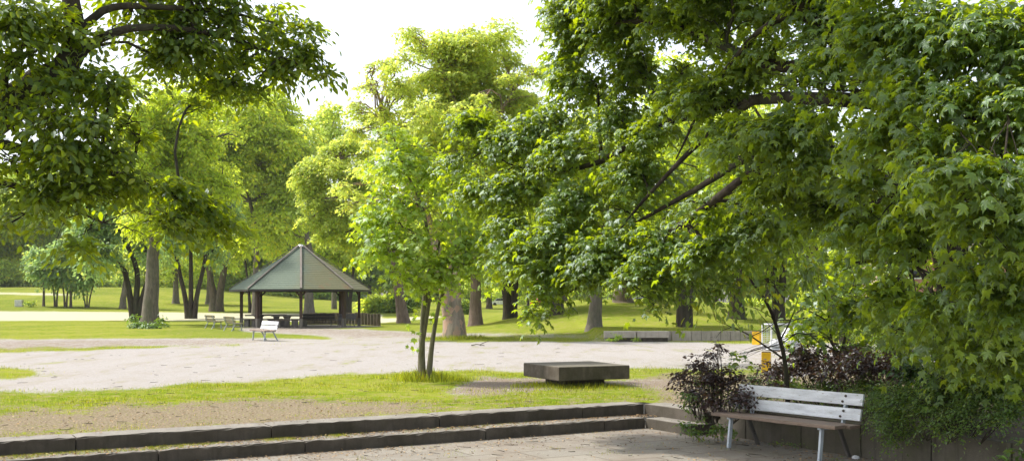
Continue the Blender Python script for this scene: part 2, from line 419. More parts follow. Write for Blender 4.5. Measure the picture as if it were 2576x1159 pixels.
def sprays(blobs, dens, L, nleaf, droop=.5, gap=.34, gapscale=1.0, shell=.55, wid=.35, upn=.8, size=.1, face=.3):
    """leaf positions: every blob is filled with drooping leafy sprays. dens = sprays per m2 of blob surface"""
    C0, D0, Ls = [], [], []
    for b in blobs:
        c = np.array(b[:3]); r = np.array(b[3:6]); k = b[6] if len(b) > 6 else 1.0
        area = 4 * np.pi * ((((r[0] * r[1]) ** 1.6 + (r[0] * r[2]) ** 1.6 + (r[1] * r[2]) ** 1.6) / 3) ** (1 / 1.6))
        n = max(3, int(area * dens * k))
        d = norm(rng.normal(size=(n, 3)))
        q = shell + (1 - shell) * rng.random(n) ** .7
        q = np.where(rng.random(n) < .25, rng.random(n) * shell, q)
        p = c + d * r * q[:, None]
        C0.append(p); D0.append(norm(d * np.array([1, 1, .45]) * r / r.mean() + rng.normal(0, .25, (n, 3))))
        Ls.append(L * (.6 + .7 * rng.random(n)))
    p = np.concatenate(C0); d = np.concatenate(D0); l = np.concatenate(Ls)
    keep = vnoise(p / gapscale + 11.3) > gap
    p, d, l = p[keep], d[keep], l[keep]
    p = p - d * (l * .6)[:, None]
    n = len(p); t = (np.arange(nleaf) + .7) / nleaf
    T = np.tile(t, (n, 1)) + rng.normal(0, .05, (n, nleaf))
    down = np.array([0, 0, -1.])
    side = norm(np.cross(d, down)); side = np.where(np.isfinite(side), side, 1)
    sg = np.where(np.arange(nleaf) % 2 == 0, 1., -1.)[None, :] * (.5 + .6 * rng.random((n, nleaf)))
    curve = lambda tt: p[:, None] + d[:, None] * (l[:, None] * tt)[..., None] + down * (droop * l[:, None] * np.clip(tt, 0, 2) ** 2)[..., None]
    wfn = wid * l[:, None] * np.sin(np.clip(T, .05, 1) * 2.6 + .3)
    pos = curve(T) + side[:, None] * (sg * wfn)[..., None] * .6 + rng.normal(0, .04, (n, nleaf, 3)) * L
    tan = d[:, None] + down * (2 * droop * T)[..., None]
    tip = norm(tan * .7 + side[:, None] * sg[..., None] * .7 + down * .25 + rng.normal(0, .25, (n, nleaf, 3)))
    nrm = norm(np.array([0, 0, 1.]) * upn + d[:, None] * face + rng.normal(0, .42, (n, nleaf, 3)))
    sz = size * (.5 + .75 * rng.random((n, nleaf)))
    tw = curve(np.tile(np.linspace(0, 1, 4), (n, 1)))
    return pos.reshape(-1, 3), tip.reshape(-1, 3), nrm.reshape(-1, 3), sz.ravel(), tw
def B(px, py, Y, rx, rz, ry=None, k=1.0):
    """crown lobe: centre by picture point and distance, radii given in picture units at that distance"""
    c = P(px, py, Y); s = Y / F
    return (c[0], c[1], c[2], rx * s, (ry if ry is not None else (rx + rz) / 2 * s * 1.0), rz * s, k)
def crown_blobs(c, rx, rz, n, seed, ry=None, lobe=.42, bottom=-.75):
    g = np.random.default_rng(seed); out = []
    ry = ry or rx
    for i in range(n):
        while True:
            d = g.normal(size=3); d /= np.linalg.norm(d)
            if d[2] > bottom: break
        q = .30 + .68 * g.random()
        r = lobe * (.7 + .6 * g.random())
        out.append((c[0] + d[0] * rx * q, c[1] + d[1] * ry * q, c[2] + d[2] * rz * q, rx * r, ry * r, rz * r * .75, 1.0))
    return out
def ragged(bl, k=4, f=.60):
    out = []
    for b in bl:
        for _ in range(k):
            d = norm(rng.normal(size=3)) * rng.random() ** .5 * 1.0
            q = f * rng.uniform(.7, 1.3)
            out.append((b[0] + d[0] * b[3], b[1] + d[1] * b[4], b[2] + d[2] * b[5], b[3] * q * 1.15, b[4] * q, b[5] * q * .85, b[6] if len(b) > 6 else 1.0))
    return out
def make_tree(name, label, cat, base, trunk_paths, blobs, leafmat, barkmat, dens=8, L=.6, nleaf=8, tmpl='rhomb', size=.14,
              group=None, twigs=0.0, limb_r=.05, limbs=True, limb_from=.55, twig_r=.004, sides=7, extra=None, crown_label=None, **kw):
    """trunk_paths: list of (points, r0, r1, flare)"""
    root = empty(name, tuple(base), label=label, cat=cat, group=group)
    paths, rads = [], []
    for tp in trunk_paths:
        p, r = limb(tp[0], tp[1], tp[2], 14, wob=tp[1] * .04, flare=tp[3] if len(tp) > 3 else 0, ex=1.35)
        paths.append(p); rads.append(r)
    link('trunk', tube_mesh('trunk', [rel(p, root) for p in paths], rads, max(sides, 9)), barkmat, root)
    lp, lr = [], []
    if limbs:
        allp = np.concatenate([p[int(len(p) * limb_from):] for p in paths])
        allr = np.concatenate([r[int(len(p) * limb_from):] for p, r in zip(paths, rads)])
        for b in blobs:
            c = np.array(b[:3]); rr = np.array(b[3:6])
            cost = np.linalg.norm(allp - c, axis=1) + np.maximum(0, allp[:, 2] - c[2] + .3 * rr.mean()) * 1.5
            i = int(np.argmin(cost)); a = allp[i]
            mid = (a + c) / 2 + np.array([0, 0, .12 * np.linalg.norm(c - a)]) + rng.normal(0, .06 * np.linalg.norm(c - a), 3)
            rb = min(limb_r, allr[i] * .8)
            p, r = limb([a, mid, c], rb, rb * .45, 8, wob=.02 * np.linalg.norm(c - a))
            lp.append(p); lr.append(r)
            for _ in range(5):
                d = norm(rng.normal(size=3) * np.array([1, 1, .6])); e = c + d * rr * .8
                s = p[rng.integers(4, 8)]
                m2 = (s + e) / 2 + np.array([0, 0, .06]) * rr.mean()
                q, qr = limb([s, m2, e], rb * .42, rb * .12, 6, wob=.03 * rr.mean())
                lp.append(q); lr.append(qr)
    pos, tip, nrm, sz, tw = sprays(blobs, dens, L, nleaf, size=size, **kw)
    if extra is not None:
        pos = np.concatenate([pos, extra[0]]); tip = np.concatenate([tip, extra[1]]); nrm = np.concatenate([nrm, extra[2]]); sz = np.concatenate([sz, extra[3]])
    if lp: link('branches', tube_mesh('branches', [rel(p, root) for p in lp], lr, 6), barkmat, root)
    if twigs:
        k = rng.random(len(tw)) < twigs; t2 = tw[k] - np.array(root.location)
        link('twigs', tube_mesh('twigs', list(t2), [np.linspace(twig_r, twig_r * .4, 4)] * len(t2), 3), barkmat, root)
    link('crown', leaf_mesh('crown', pos - np.array(root.location), tip, nrm, sz, tmpl), leafmat, root)
    return root

# ------------------------------------------------------------------ plaza geometry (upper ground z=0, lower plaza z=-0.31)
ZL = -0.31
C0 = np.array([2.065, 16.77]); tv = np.array([.866, .5]); nv = np.array([.5, -.866])     # corner, along the steps, towards the plaza
def S(a, b, z=0.0):     # a along the steps (to the right +), b towards the plaza
    p = C0 + tv * a + nv * b; return (p[0], p[1], z)
ROTZ = R(30)

# ---------------------------------------------------------------- upper ground sheet with painted-free region masks
def in_poly(x, y, poly):
    ins = np.zeros(x.shape, bool); n = len(poly)
    for i in range(n):
        x1, y1 = poly[i]; x2, y2 = poly[(i + 1) % n]
        c = ((y1 > y) != (y2 > y)) & (x < (x2 - x1) * (y - y1) / (y2 - y1 + 1e-9) + x1)
        ins ^= c
    return ins
def fbm2(x, y):
    p = np.stack([x, y, np.full_like(x, .37)], 1); return vnoise(p) * .5 + vnoise(p * 2.1 + 5) * .3 + vnoise(p * 4.3 + 9) * .2 - .5
GRAVEL = [  # picture-traced outlines of what lies on the flat ground, looked up at their ground position
    [(-900, 884), (0, 884), (300, 876), (560, 867), (760, 868), (900, 861), (910, 855), (640, 850.5), (300, 851), (-900, 856), (-900, 800), (-2000, 800), (-2000, 1000), (-900, 1000), (0, 985), (330, 980), (480, 965), (700, 955), (900, 940), (1070, 932), (1250, 930), (1420, 930), (1580, 926), (1700, 926), (2700, 930), (4000, 930), (4000, 858), (2600, 860), (1960, 864), (1520, 857), (1080, 860), (1000, 862), (910, 858), (760, 869), (560, 868)],
    [(600, 833), (600, 821), (700, 826), (900, 826), (1080, 836), (1260, 838), (1500, 842), (1500, 848), (1250, 845), (1040, 848), (1050, 861), (900, 860), (820, 846), (720, 837)],
    [(1200, 945), (1420, 955), (1600, 955), (1700, 950), (1700, 985), (1560, 970), (1320, 985), (1120, 990), (1150, 965)],
]
DIRT = [
    [(-80, 1058), (60, 1035), (200, 1040), (330, 1065), (260, 1085), (60, 1090), (-100, 1095)],
    [(300, 1015), (520, 1008), (800, 1006), (1080, 1012), (1130, 1022), (1000, 1036), (700, 1062), (480, 1075), (250, 1080), (180, 1050)],
    [(1200, 945), (1420, 955), (1600, 955), (1700, 950), (1700, 985), (1560, 970), (1320, 985), (1120, 990), (1150, 965)],
    [(600, 833), (600, 821), (700, 824), (900, 826), (1080, 836), (1260, 838), (1500, 842), (1500, 848), (1250, 845), (1040, 848), (900, 850), (720, 837)],
    [(1660, 940), (2800, 940), (2800, 1300), (1700, 1300), (1690, 1010)],
    [(-300, 855), (640, 851), (700, 858), (560, 866), (300, 874), (0, 882), (-300, 886)],
]
SAND = [
    [(-1500, 806), (0, 806), (300, 806), (620, 799), (960, 801), (1110, 793), (1110, 798), (960, 812), (640, 806)],
    [(-1500, 806), (-1500, 781), (0, 782), (330, 784), (620, 787), (960, 789), (960, 801), (620, 799), (300, 806), (0, 806)],
    [(-200, 731), (120, 737), (300, 744), (120, 742), (-200, 736)],
]
PATCH = [[(-100, 925), (60, 925), (110, 938), (60, 952), (-100, 956)], [(480, 962), (640, 962), (640, 985), (480, 985)]]
def masks(X, Y):
    px, py = pix(X, Y, H(X, Y))
    nx = fbm2(X * .9, Y * .9); ny = fbm2(X * 1.1 + 40, Y * .6 + 7); nf = fbm2(X * 3.2, Y * 3.2)
    amp = 10 + 4 * (py - HZ) / 100
    qx = px + nx * amp * 6; qy = py + ny * (py - HZ) * .10 + nf * (py - HZ) * .05
    gravel = np.zeros(X.shape, bool); dirt = gravel.copy(); sand = gravel.copy()
    for p in GRAVEL: gravel |= in_poly(qx, qy, p)
    for p in DIRT[:3] + DIRT[4:5]: dirt |= in_poly(qx, qy, p)
    part = in_poly(qx, qy, DIRT[3]) | in_poly(px, qy, DIRT[5])
    thin = in_poly(qx, qy, [(-600, 1012), (1000, 1004), (1500, 992), (1700, 985), (1750, 1300), (-600, 1300)])
    for p in SAND: sand |= in_poly(px, py + ny * 3, p)
    for p in PATCH: gravel &= ~in_poly(qx, qy, p)
    # thin green seam between the slab strip and the gravel
    seam = (np.abs(qy - (884 - (px - 0) * .0295)) < 2.0) & (px < 600)
    gravel &= ~seam; dirt &= ~seam; part &= ~seam
    sand &= Y < 260
    return gravel.astype(float), np.maximum(np.maximum(dirt.astype(float), part * .56), thin * np.clip(.34 + nf * .9 + nx * .5, 0, 1)), sand.astype(float)
def build_ground():
    nY, nU = 420, 760
    Ys = np.concatenate([np.linspace(-14, 10.9, 20), np.exp(np.linspace(np.log(11), np.log(520), nY)), [700, 1000, 1600]])
    us = np.concatenate([[-3, -1.8, -1.2, -.9, -.7], np.linspace(-.56, .56, nU), [.7, .9, 1.2, 1.8, 3]])
    YY, UU = np.meshgrid(Ys, us, indexing='ij')
    W = np.maximum(YY, 11)
    X = (UU * W).ravel(); Y = YY.ravel(); Z = H(X, Y)
    g, d, s = masks(X, np.maximum(Y, 11.0))
    def blur(q, k):
        q = q.reshape(YY.shape)
        for _ in range(k):
            for ax in (0, 1):
                q = (np.roll(q, 1, ax) + q + np.roll(q, -1, ax) + np.roll(q, 2, ax) + np.roll(q, -2, ax)) / 5
        return q.ravel()
    g, d, s = blur(g, 5), blur(d, 8), blur(s, 2)
    near = Y < 11
    Z = np.where(near, 0, Z)
    r, c = YY.shape
    i = (np.arange(r - 1)[:, None] * c + np.arange(c - 1)[None]).ravel()
    Fc = np.stack([i, i + 1, i + c + 1, i + c], 1)
    me = npmesh('ground', np.stack([X, Y, Z], 1), Fc, 4, smooth=True)
    a = me.attributes.new('mask', 'FLOAT_COLOR', 'POINT')
    a.data.foreach_set('color', np.stack([g, d, s, np.ones_like(g)], 1).astype(np.float32).ravel())
    bm = bmesh.new(); bm.from_mesh(me)
    def cut(co, no):
        gm = [f for f in bm.faces if f.calc_center_median().y < 24]
        ed = set(e for f in gm for e in f.edges); vt = set(v for f in gm for v in f.verts)
        bmesh.ops.bisect_plane(bm, geom=list(gm) + list(ed) + list(vt), dist=1e-4, plane_co=co, plane_no=no)
    b0 = -.30
    cut(S(0, b0), (*nv, 0)); cut(S(.20, 0), (*tv, 0))
    dead = []
    for f in bm.faces:
        cc = f.calc_center_median(); q = np.array([cc.x, cc.y]) - C0
        if q @ nv > b0 and q @ tv < .20: dead.append(f)
    bmesh.ops.delete(bm, geom=dead, context='FACES')
    bm.to_mesh(me); bm.free()
    m, n, out = newmat('ground')
    at = N(n, 'Attribute', attribute_name='mask'); sp = N(n, 'SeparateColor'); n.links.new(at.outputs['Color'], sp.inputs[0])
    v = wcoord(n); n1 = noise(n, v, 2.5, 6, .7); n2 = noise(n, v, 28, 4, .7); n3 = noise(n, v, .25, 4, .6); n4 = noise(n, v, 9, 5, .75)
    n6 = noise(n, wcoord(n, (1, .5, 1)), .09, 3, .5)
    n5 = noise(n, wcoord(n, (1, .3, 1)), 1.2, 5, .7)
    gr = mixc(n, mrange(n, n1, .40, .60), (.105, .155, .010), (.205, .235, .022))
    gr = mixc(n, mrange(n, n3, .42, .58, 0, .6), gr, (.235, .25, .035))
    gr = mixc(n, mrange(n, n6, .46, .60, 0, .6), gr, (.09, .14, .012))
    gr = mixc(n, mrange(n, mth(n, 'ADD', mth(n, 'MULTIPLY', n1, .5), mth(n, 'MULTIPLY', n4, .5)), .48, .58, 0, .7), gr, (.23, .19, .09))
    gr = mixc(n, mrange(n, n2, .5, .75, 0, .5), gr, (.07, .11, .01))
    dirt = mixc(n, mrange(n, n2, .38, .62), (.10, .075, .055), (.29, .235, .18))
    dirt = mixc(n, mrange(n, n4, .6, .72, 0, .7), dirt, (.30, .265, .21))
    gv = mixc(n, mrange(n, n2, .38, .62), (.255, .238, .222), (.35, .33, .31))
    gv = mixc(n, mrange(n, n4, .38, .48, .5, 0), gv, (.2, .185, .165))
    gv = mixc(n, mrange(n, n5, .48, .62, 0, .55), gv, (.25, .22, .19))
    gv = mixc(n, mrange(n, n2, .62, .66, 0, .6), gv, (.12, .10, .085))
    tuft = mrange(n, mth(n, 'ADD', mth(n, 'MULTIPLY', n5, .75), mth(n, 'MULTIPLY', n2, .3)), .60, .66, 0, .8)
    gv = mixc(n, tuft, gv, (.22, .25, .07))
    sa = mixc(n, mrange(n, n4, .3, .7), (.34, .32, .21), (.42, .40, .29))
    jit = mth(n, 'MULTIPLY', mth(n, 'SUBTRACT', mth(n, 'ADD', mth(n, 'MULTIPLY', n4, .6), mth(n, 'MULTIPLY', n2, .4)), .5), 2.6)
    def thr(s): return mrange(n, mth(n, 'ADD', s, jit), .35, .65)
    # slab strip joints inside the dirt strip come from the brick texture
    c = mixc(n, thr(sp.outputs[0]), gr, gv)
    jd = mth(n, 'MULTIPLY', mth(n, 'SUBTRACT', mth(n, 'ADD', mth(n, 'MULTIPLY', n4, .6), mth(n, 'MULTIPLY', n1, .4)), .5), 5.0)
    dm = mrange(n, mth(n, 'ADD', sp.outputs[1], jd), .35, .65)
    c = mixc(n, mth(n, 'MULTIPLY', dm, .9), c, dirt)
    c = mixc(n, thr(sp.outputs[2]), c, sa)
    b = mixc(n, .5, n2, n4)
    finish(n, out, c, .95, b, .8, .04, .0)
    link('ground', me, m, kind='structure')
build_ground()

# plaza paving
def build_plaza():
    mb = MB()
    pts = [S(-45, -.35)[:2], S(.35, -.35)[:2], S(.35, 30)[:2], S(-45, 30)[:2]]
    vs = [mb.bm.verts.new((p[0], p[1], ZL)) for p in pts]; mb.bm.faces.new(vs)
    m, n, out = newmat('plaza_paving')
    v = wcoord(n, rot=(0, 0, -ROTZ)); br = N(n, 'TexBrick'); n.links.new(v, br.inputs['Vector'])
    br.inputs['Scale'].default_value = 1.0; br.inputs['Brick Width'].default_value = 1.25; br.inputs['Row Height'].default_value = .62
    br.inputs['Mortar Size'].default_value = .014; br.inputs['Mortar Smooth'].default_value = .5
    br.inputs['Color1'].default_value = (.255, .235, .20, 1); br.inputs['Color2'].default_value = (.21, .195, .168, 1); br.inputs['Mortar'].default_value = (.10, .085, .06, 1)
    w2 = wcoord(n); a = noise(n, w2, 1.3, 6, .7); f = noise(n, w2, 45, 4, .7); g = noise(n, w2, 7, 5, .7)
    c = mixc(n, mrange(n, a, .4, .66, 0, .75), br.outputs['Color'], (.165, .13, .10))
    c = mixc(n, mrange(n, f, .4, .75, 0, .5), c, (.13, .11, .085))
    c = mixc(n, mrange(n, g, .6, .7, 0, .5), c, (.33, .30, .26))
    c = mixc(n, mrange(n, mth(n, 'ADD', a, mth(n, 'MULTIPLY', g, .5)), .93, 1.0, 0, .5), c, (.14, .16, .05))
    h = mth(n, 'SUBTRACT', f, mth(n, 'MULTIPLY', br.outputs['Fac'], 2.0))
    finish(n, out, c, .92, h, .5, .012, .2)
    mb.build('plaza_paving', m, kind='structure')
build_plaza()

# steps: two flights of long blocks, each flight one thing
def flight(label, zt, zb, a_end, b_front, depth, leg_a, leg_len, offs):
    root = empty('stone_step', S(0, b_front, 0), label=label, cat='step', group='low stone steps along the plaza')
    def block(a0, a1, b0, b1, z0, z1):
        o = root.location; n = max(2, int((a1 - a0) / .09)); bm = bmesh.new(); e = .014; rings = []
        for i in range(n + 1):
            a = a0 + (a1 - a0) * i / n; inset = .008 if i in (0, n) else 0
            sec = [(b0, z0), (b1 - inset, z0), (b1 - inset, z1 - e * 1.3 - inset), (b1 - e * .35 - inset, z1 - e * .35 - inset), (b1 - e * 1.3 - inset, z1 - inset), (b0, z1 - inset)]
            ring = []
            for k, (b, z) in enumerate(sec):
                j = .0035 if k in (2, 3, 4) else .001
                if k == 3 and random.random() < .18: z -= .009; b -= .007
                q = C0 + tv * a + nv * (b + random.gauss(0, j)); ring.append(bm.verts.new((q[0] - o.x, q[1] - o.y, z + random.gauss(0, j))))
            rings.append(ring)
        for i in range(n):
            for k in range(6): bm.faces.new((rings[i][k], rings[i][(k + 1) % 6], rings[i + 1][(k + 1) % 6], rings[i + 1][k]))
        bm.faces.new(rings[0]); bm.faces.new(rings[n][::-1]); bmesh.ops.recalc_face_normals(bm, faces=bm.faces)
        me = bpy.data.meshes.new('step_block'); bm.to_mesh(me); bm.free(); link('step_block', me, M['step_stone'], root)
    def plain_block(a0, a1, b0, b1, z0, z1):
        pts = [S(a, b)[:2] for a, b in ((a0, b0), (a1, b0), (a1, b1), (a0, b1))]
        mb = MB(); o = root.location
        mb.prism([(p[0] - o.x, p[1] - o.y) for p in pts], z0, z1)
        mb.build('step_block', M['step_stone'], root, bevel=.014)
    a = a_end; k = 0
    while a > -16:
        Lb = offs[k % len(offs)]; k += 1
        block(a - Lb + .008, a - .008, b_front - depth, b_front, zb, zt + random.uniform(-.004, .004)); a -= Lb
    # the leg that turns the corner and runs along the planter wall
    plain_block(leg_a, leg_a + .42, b_front + .004, leg_len, zb, zt - .003)
flight('upper dark stone step whose top meets the grass', 0.012, -.17, .0, 0.0, .42, .0, 1.45, [1.15, 2.4, 2.4, 2.35, 1.9])
flight('lower dark stone step resting on the plaza paving', -.155, -.5, -.30, .43, .47, -.30, 1.5, [.75, 2.0, 2.6, 1.8, 2.3])

# panelled retaining wall of the planter on the right
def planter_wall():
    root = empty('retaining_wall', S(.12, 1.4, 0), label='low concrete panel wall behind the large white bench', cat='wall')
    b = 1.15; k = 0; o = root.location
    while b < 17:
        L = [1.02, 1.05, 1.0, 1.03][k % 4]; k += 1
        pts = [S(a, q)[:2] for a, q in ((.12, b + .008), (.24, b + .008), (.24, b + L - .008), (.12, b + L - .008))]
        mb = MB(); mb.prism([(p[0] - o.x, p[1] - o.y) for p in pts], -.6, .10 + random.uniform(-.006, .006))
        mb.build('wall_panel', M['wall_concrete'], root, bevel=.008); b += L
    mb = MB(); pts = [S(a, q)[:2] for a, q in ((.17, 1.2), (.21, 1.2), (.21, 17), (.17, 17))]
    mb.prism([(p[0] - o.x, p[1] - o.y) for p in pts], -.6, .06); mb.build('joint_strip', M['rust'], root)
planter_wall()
def planter_soil():
    n = 40
    xs = np.linspace(.23, 9, n); ys = np.linspace(-1.5, 18, 60)
    A, Bq = np.meshgrid(xs, ys); A = A.ravel(); Bq = Bq.ravel()
    pts = C0[None] + A[:, None] * tv + Bq[:, None] * nv
    z = .03 + .14 * ss(.3, 1.5, A) * ss(.2, 1.6, Bq) + .05 * fbm2(pts[:, 0], pts[:, 1]) 
    z = np.where(Bq < .5, -.02, z)
    i = (np.arange(59)[:, None] * n + np.arange(n - 1)[None]).ravel()
    me = npmesh('planter_soil', np.column_stack([pts, z]), np.stack([i, i + 1, i + n + 1, i + n], 1), 4, smooth=True)
    m, nn, out = newmat('soil'); v = wcoord(nn); a = noise(nn, v, 12, 6, .7)
    finish(nn, out, mixc(nn, a, (.05, .04, .028), (.14, .11, .075)), .95, a, 1, .05)
    link('planter_soil', me, m, kind='structure')
planter_soil()

# ------------------------------------------------------------------ slab table
def slab_table():
    z = .40
    cs = [G(1318.8, 911.2, z), G(1407.2, 922.5, z), G(1583.9, 918, z), G(1481.5, 906.7, z)]
    c = sum(cs) / 4
    ax = norm((cs[2] - cs[1]) + (cs[3] - cs[0])); ang = math.atan2(ax[1], ax[0])
    root = empty('slab_seat', (c[0], c[1], 0), ang, label='square weathered stone slab on a low plinth in the grass', cat='stone seat')
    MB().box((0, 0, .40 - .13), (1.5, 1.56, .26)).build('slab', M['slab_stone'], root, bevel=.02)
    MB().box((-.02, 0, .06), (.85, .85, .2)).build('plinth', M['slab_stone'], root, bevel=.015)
slab_table()

# ------------------------------------------------------------------ benches
def make_bench(label, loc, rz, board, seat, legm, length=2.0, legs=1.45, group=None, bolts=True, rear=None, scale=1.0):
    """local x along the bench, +y towards the back, origin on the ground midway between the front feet"""
    root = empty('park_bench', tuple(loc), rz, label=label, cat='bench', group=group); root.scale = (scale,) * 3
    MB().box((0, .03, .425), (length, .21, .045)).build('seat_slat', seat, root, bevel=.008)
    MB().box((0.03, .27, .415), (length, .2, .04)).build('seat_slat', rear or seat, root, bevel=.008)
    tl = R(14); rt = Matrix.Rotation(-tl, 3, 'X')
    def up(h): return (.40 + math.sin(tl) * h, .43 + math.cos(tl) * h)
    for h in (.115, .30):
        y, z = up(h)
        bd = MB().box((0, y, z), (length, .032, .145), rt).build('backrest_board', board, root, bevel=.006)
        if bolts:
            for sx in (-1, 1):
                for dz in (-.035, .035):
                    y2, z2 = up(h + dz); rb = Matrix.Rotation(R(90) - tl, 3, 'X')
                    MB().cyl((sx * (legs / 2 + dz * .5), y2 - .022, z2 + .002), .015, .016, 8, rot=rb).build('bolt', M['rust'], bd)
    for sx in (-1, 1):
        x = sx * legs / 2
        MB().bar((x, -.02, -.02), (x, .03, .405), .055, .03, (1, 0, 0)).build('leg', legm, root, bevel=.003)
        MB().bar((x, .56, -.02), (x, .34, .40), .05, .035, (1, 0, 0)).build('leg', rear_leg or legm, root, bevel=.003)
        MB().bar((x, -.03, .392), (x, .38, .382), .035, .045, (1, 0, 0)).build('seat_rail', legm, root)
        y0, z0 = up(-.05); y1, z1 = up(.36)
        MB().bar((x, y0 + .03, z0), (x, y1 + .03, z1), .03, .05, (0, 1, 0)).build('back_support', legm, root, bevel=.003)
    return root
rear_leg = M['dark_frame']
da = np.array([.588, -.81]); fm = (np.array([2.857, 14.06]) + np.array([3.70, 12.9])) / 2
make_bench('large white painted bench with brown seat by the planter wall', (fm[0], fm[1], ZL), math.atan2(da[1], da[0]),
           M['white_paint'], M['seat_wood'], M['white_metal'], length=1.98)
rear_leg = None
ad = math.atan2(-.85, .52); gl = 'benches standing around the pavilion'
make_bench('white bench alone on the lawn in front of the pavilion', (*((np.array([-10.34, 43.85]))), 0), ad, M['far_white'], M['seat_wood'], M['grey_metal'], 2.0, 1.45, gl, False)
a2 = ad + math.pi
def rearmid(x, y): b = np.array([.85, .52]) * .6; return (x + b[0], y + b[1], float(H(x, y)))
make_bench('olive bench turned away, right of a pair left of the pavilion', rearmid(-15.7, 59.1), a2, M['olive_wood'], M['olive_wood'], M['grey_metal'], 2.0, 1.45, gl, False)
make_bench('olive bench turned away, left of a pair left of the pavilion', rearmid(-17.95, 63.3), a2, M['olive_wood'], M['olive_wood'], M['grey_metal'], 2.0, 1.45, gl, False)
s_ = 2700 / 68.5
make_bench('long black bench at the back of the pavilion facing the camera', ((801 - 1287.5) / s_, 68.0, .02), 0, M['black_wood'], M['black_wood'], M['dark_frame'], 2.1, 1.7, gl, False)
make_bench('slate grey bench at the right edge of the pavilion', ((868 - 1287.5) / s_, 68.0, .02), R(-22), M['slate_wood'], M['slate_wood'], M['dark_frame'], 1.3, .9, gl, False)

# ------------------------------------------------------------------ pavilion
def pavilion():
    cx, cy = -13.43, 68.3
    root = empty('pavilion', (cx, cy, 0), label='octagonal open pavilion with green shingle roof and brown posts', cat='pavilion')
    RR, ze, za = 4.42, 2.33, 5.15
    ang = [R(-90 + 45 * i + 11.2) for i in range(8)]
    roof = bmesh.new(); nc = 24
    for i in range(8):
        a, b = ang[i], ang[(i + 1) % 8]
        ea = np.array([math.cos(a), math.sin(a)]); eb = np.array([math.cos(b), math.sin(b)])
        for k in range(nc):
            r0 = RR * (1 - k / nc); r1 = RR * (1 - (k + 1) / nc) + (.0 if k == nc - 1 else .0)
            z0 = ze + (za - ze) * k / nc + .035; z1 = ze + (za - ze) * (k + 1) / nc + .02
            zl = z0 - .035
            q = [(*(ea * r0), z0), (*(eb * r0), z0), (*(eb * r1), z1), (*(ea * r1), z1)]
            vs = [roof.verts.new(p) for p in q]; roof.faces.new(vs if k < nc - 1 else vs[:3])
            lo = [roof.verts.new((*(ea * r0), zl)), roof.verts.new((*(eb * r0), zl))]
            roof.faces.new((lo[0], lo[1], vs[1], vs[0]))
        und = [roof.verts.new(p) for p in ((*(ea * RR), ze - .03), (*(eb * RR), ze - .03), (0, 0, za - .05))]
        roof.faces.new(und)
    me = bpy.data.meshes.new('roof'); roof.to_mesh(me); roof.free()
    rf = link('roof', me, M['roof'], root)
    MB().cyl((0, 0, za + .0), .26, .14, 8, .14).build('apex_cap', M['zinc'], rf)
    for i in range(8):
        a, b = ang[i], ang[(i + 1) % 8]
        ea = Vector((math.cos(a), math.sin(a), 0)); eb = Vector((math.cos(b), math.sin(b), 0))
        MB().bar(ea * (RR + .02) + Vector((0, 0, ze + .07)), ea * .22 + Vector((0, 0, za + .0)), .12, .05).build('hip_board', M['hip_wood'], rf)
        MB().bar(ea * (RR - .02) + Vector((0, 0, ze - .045)), eb * (RR - .02) + Vector((0, 0, ze - .045)), .04, .11).build('fascia', M['black_wood'], root)
        p = ea * 3.67
        po = MB().bar(p + Vector((0, 0, .35)), p + Vector((0, 0, ze + .28)), .17, .17, tuple(ea)).build('post', M['post_wood'], root, bevel=.01)
        MB().bar(p + Vector((0, 0, -.05)), p + Vector((0, 0, .56)), .20, .20, tuple(ea)).build('post_base', M['table_concrete'], po, bevel=.01)
        q = eb * 3.67
        MB().bar(p + Vector((0, 0, ze + .16)), q + Vector((0, 0, ze + .16)), .10, .18).build('beam', M['post_wood'], root)
        MB().bar(p + Vector((0, 0, ze + .24)), Vector((0, 0, za - .25)), .10, .16).build('rafter', M['post_wood'], root)
        for e2 in (q, None):
            d = (q - p).normalized()
            if e2 is None: d = (Vector((math.cos(ang[i - 1]), math.sin(ang[i - 1]), 0)) * 3.67 - p).normalized()
            MB().bar(p + Vector((0, 0, ze - .42)), p + d * .5 + Vector((0, 0, ze + .08)), .07, .09).build('brace', M['post_wood'], root)
    return cx, cy
pavilion()
def pavilion_floor():
    mb = MB(); pts = [(-13.43 + 4.9 * math.cos(t) + .3 * math.sin(5 * t), 68.3 + 4.6 * math.sin(t)) for t in np.linspace(0, 2 * math.pi, 48, endpoint=False)]
    vs = [mb.bm.verts.new((p[0], p[1], .012 + max(0.0, float(H(*p))))) for p in pts]; mb.bm.faces.new(vs)
    m, n, out = newmat('pavilion_floor'); v = wcoord(n); a = noise(n, v, 6, 5, .7)
    finish(n, out, mixc(n, a, (.22, .18, .145), (.32, .275, .23)), .95, a, .5)
    mb.build('pavilion_floor', m, kind='structure')
pavilion_floor()
def picnic_table(label, x, y, rz, L=1.8, Wd=.8):
    root = empty('concrete_table', (x, y, .01), rz, label=label, cat='table', group='concrete tables in the pavilion')
    MB().box((0, 0, .72), (L, Wd, .09)).build('table_top', M['table_concrete'], root, bevel=.01)
    mb = MB(); mb.box((0, 0, .32), (.30, .42, .64)); mb.build('pedestal', M['table_concrete'], root, bevel=.01)
    mb = MB(); mb.cyl((0, 0, .61), .2, .16, 4, .36, Matrix.Rotation(R(45), 3, 'Z')); mb.build('capital', M['table_concrete'], root)
def TX(px, Y): return (px - 1287.5) * Y / F
picnic_table('concrete pedestal table left under the pavilion', TX(651, 68.5), 68.5, R(75), 1.7, 1.05)
picnic_table('concrete pedestal table farthest back under the pavilion', TX(695, 70.3), 70.3, R(2), 1.25)
picnic_table('concrete pedestal table nearest the middle front post', TX(722, 66.4), 66.4, R(4), 1.85)
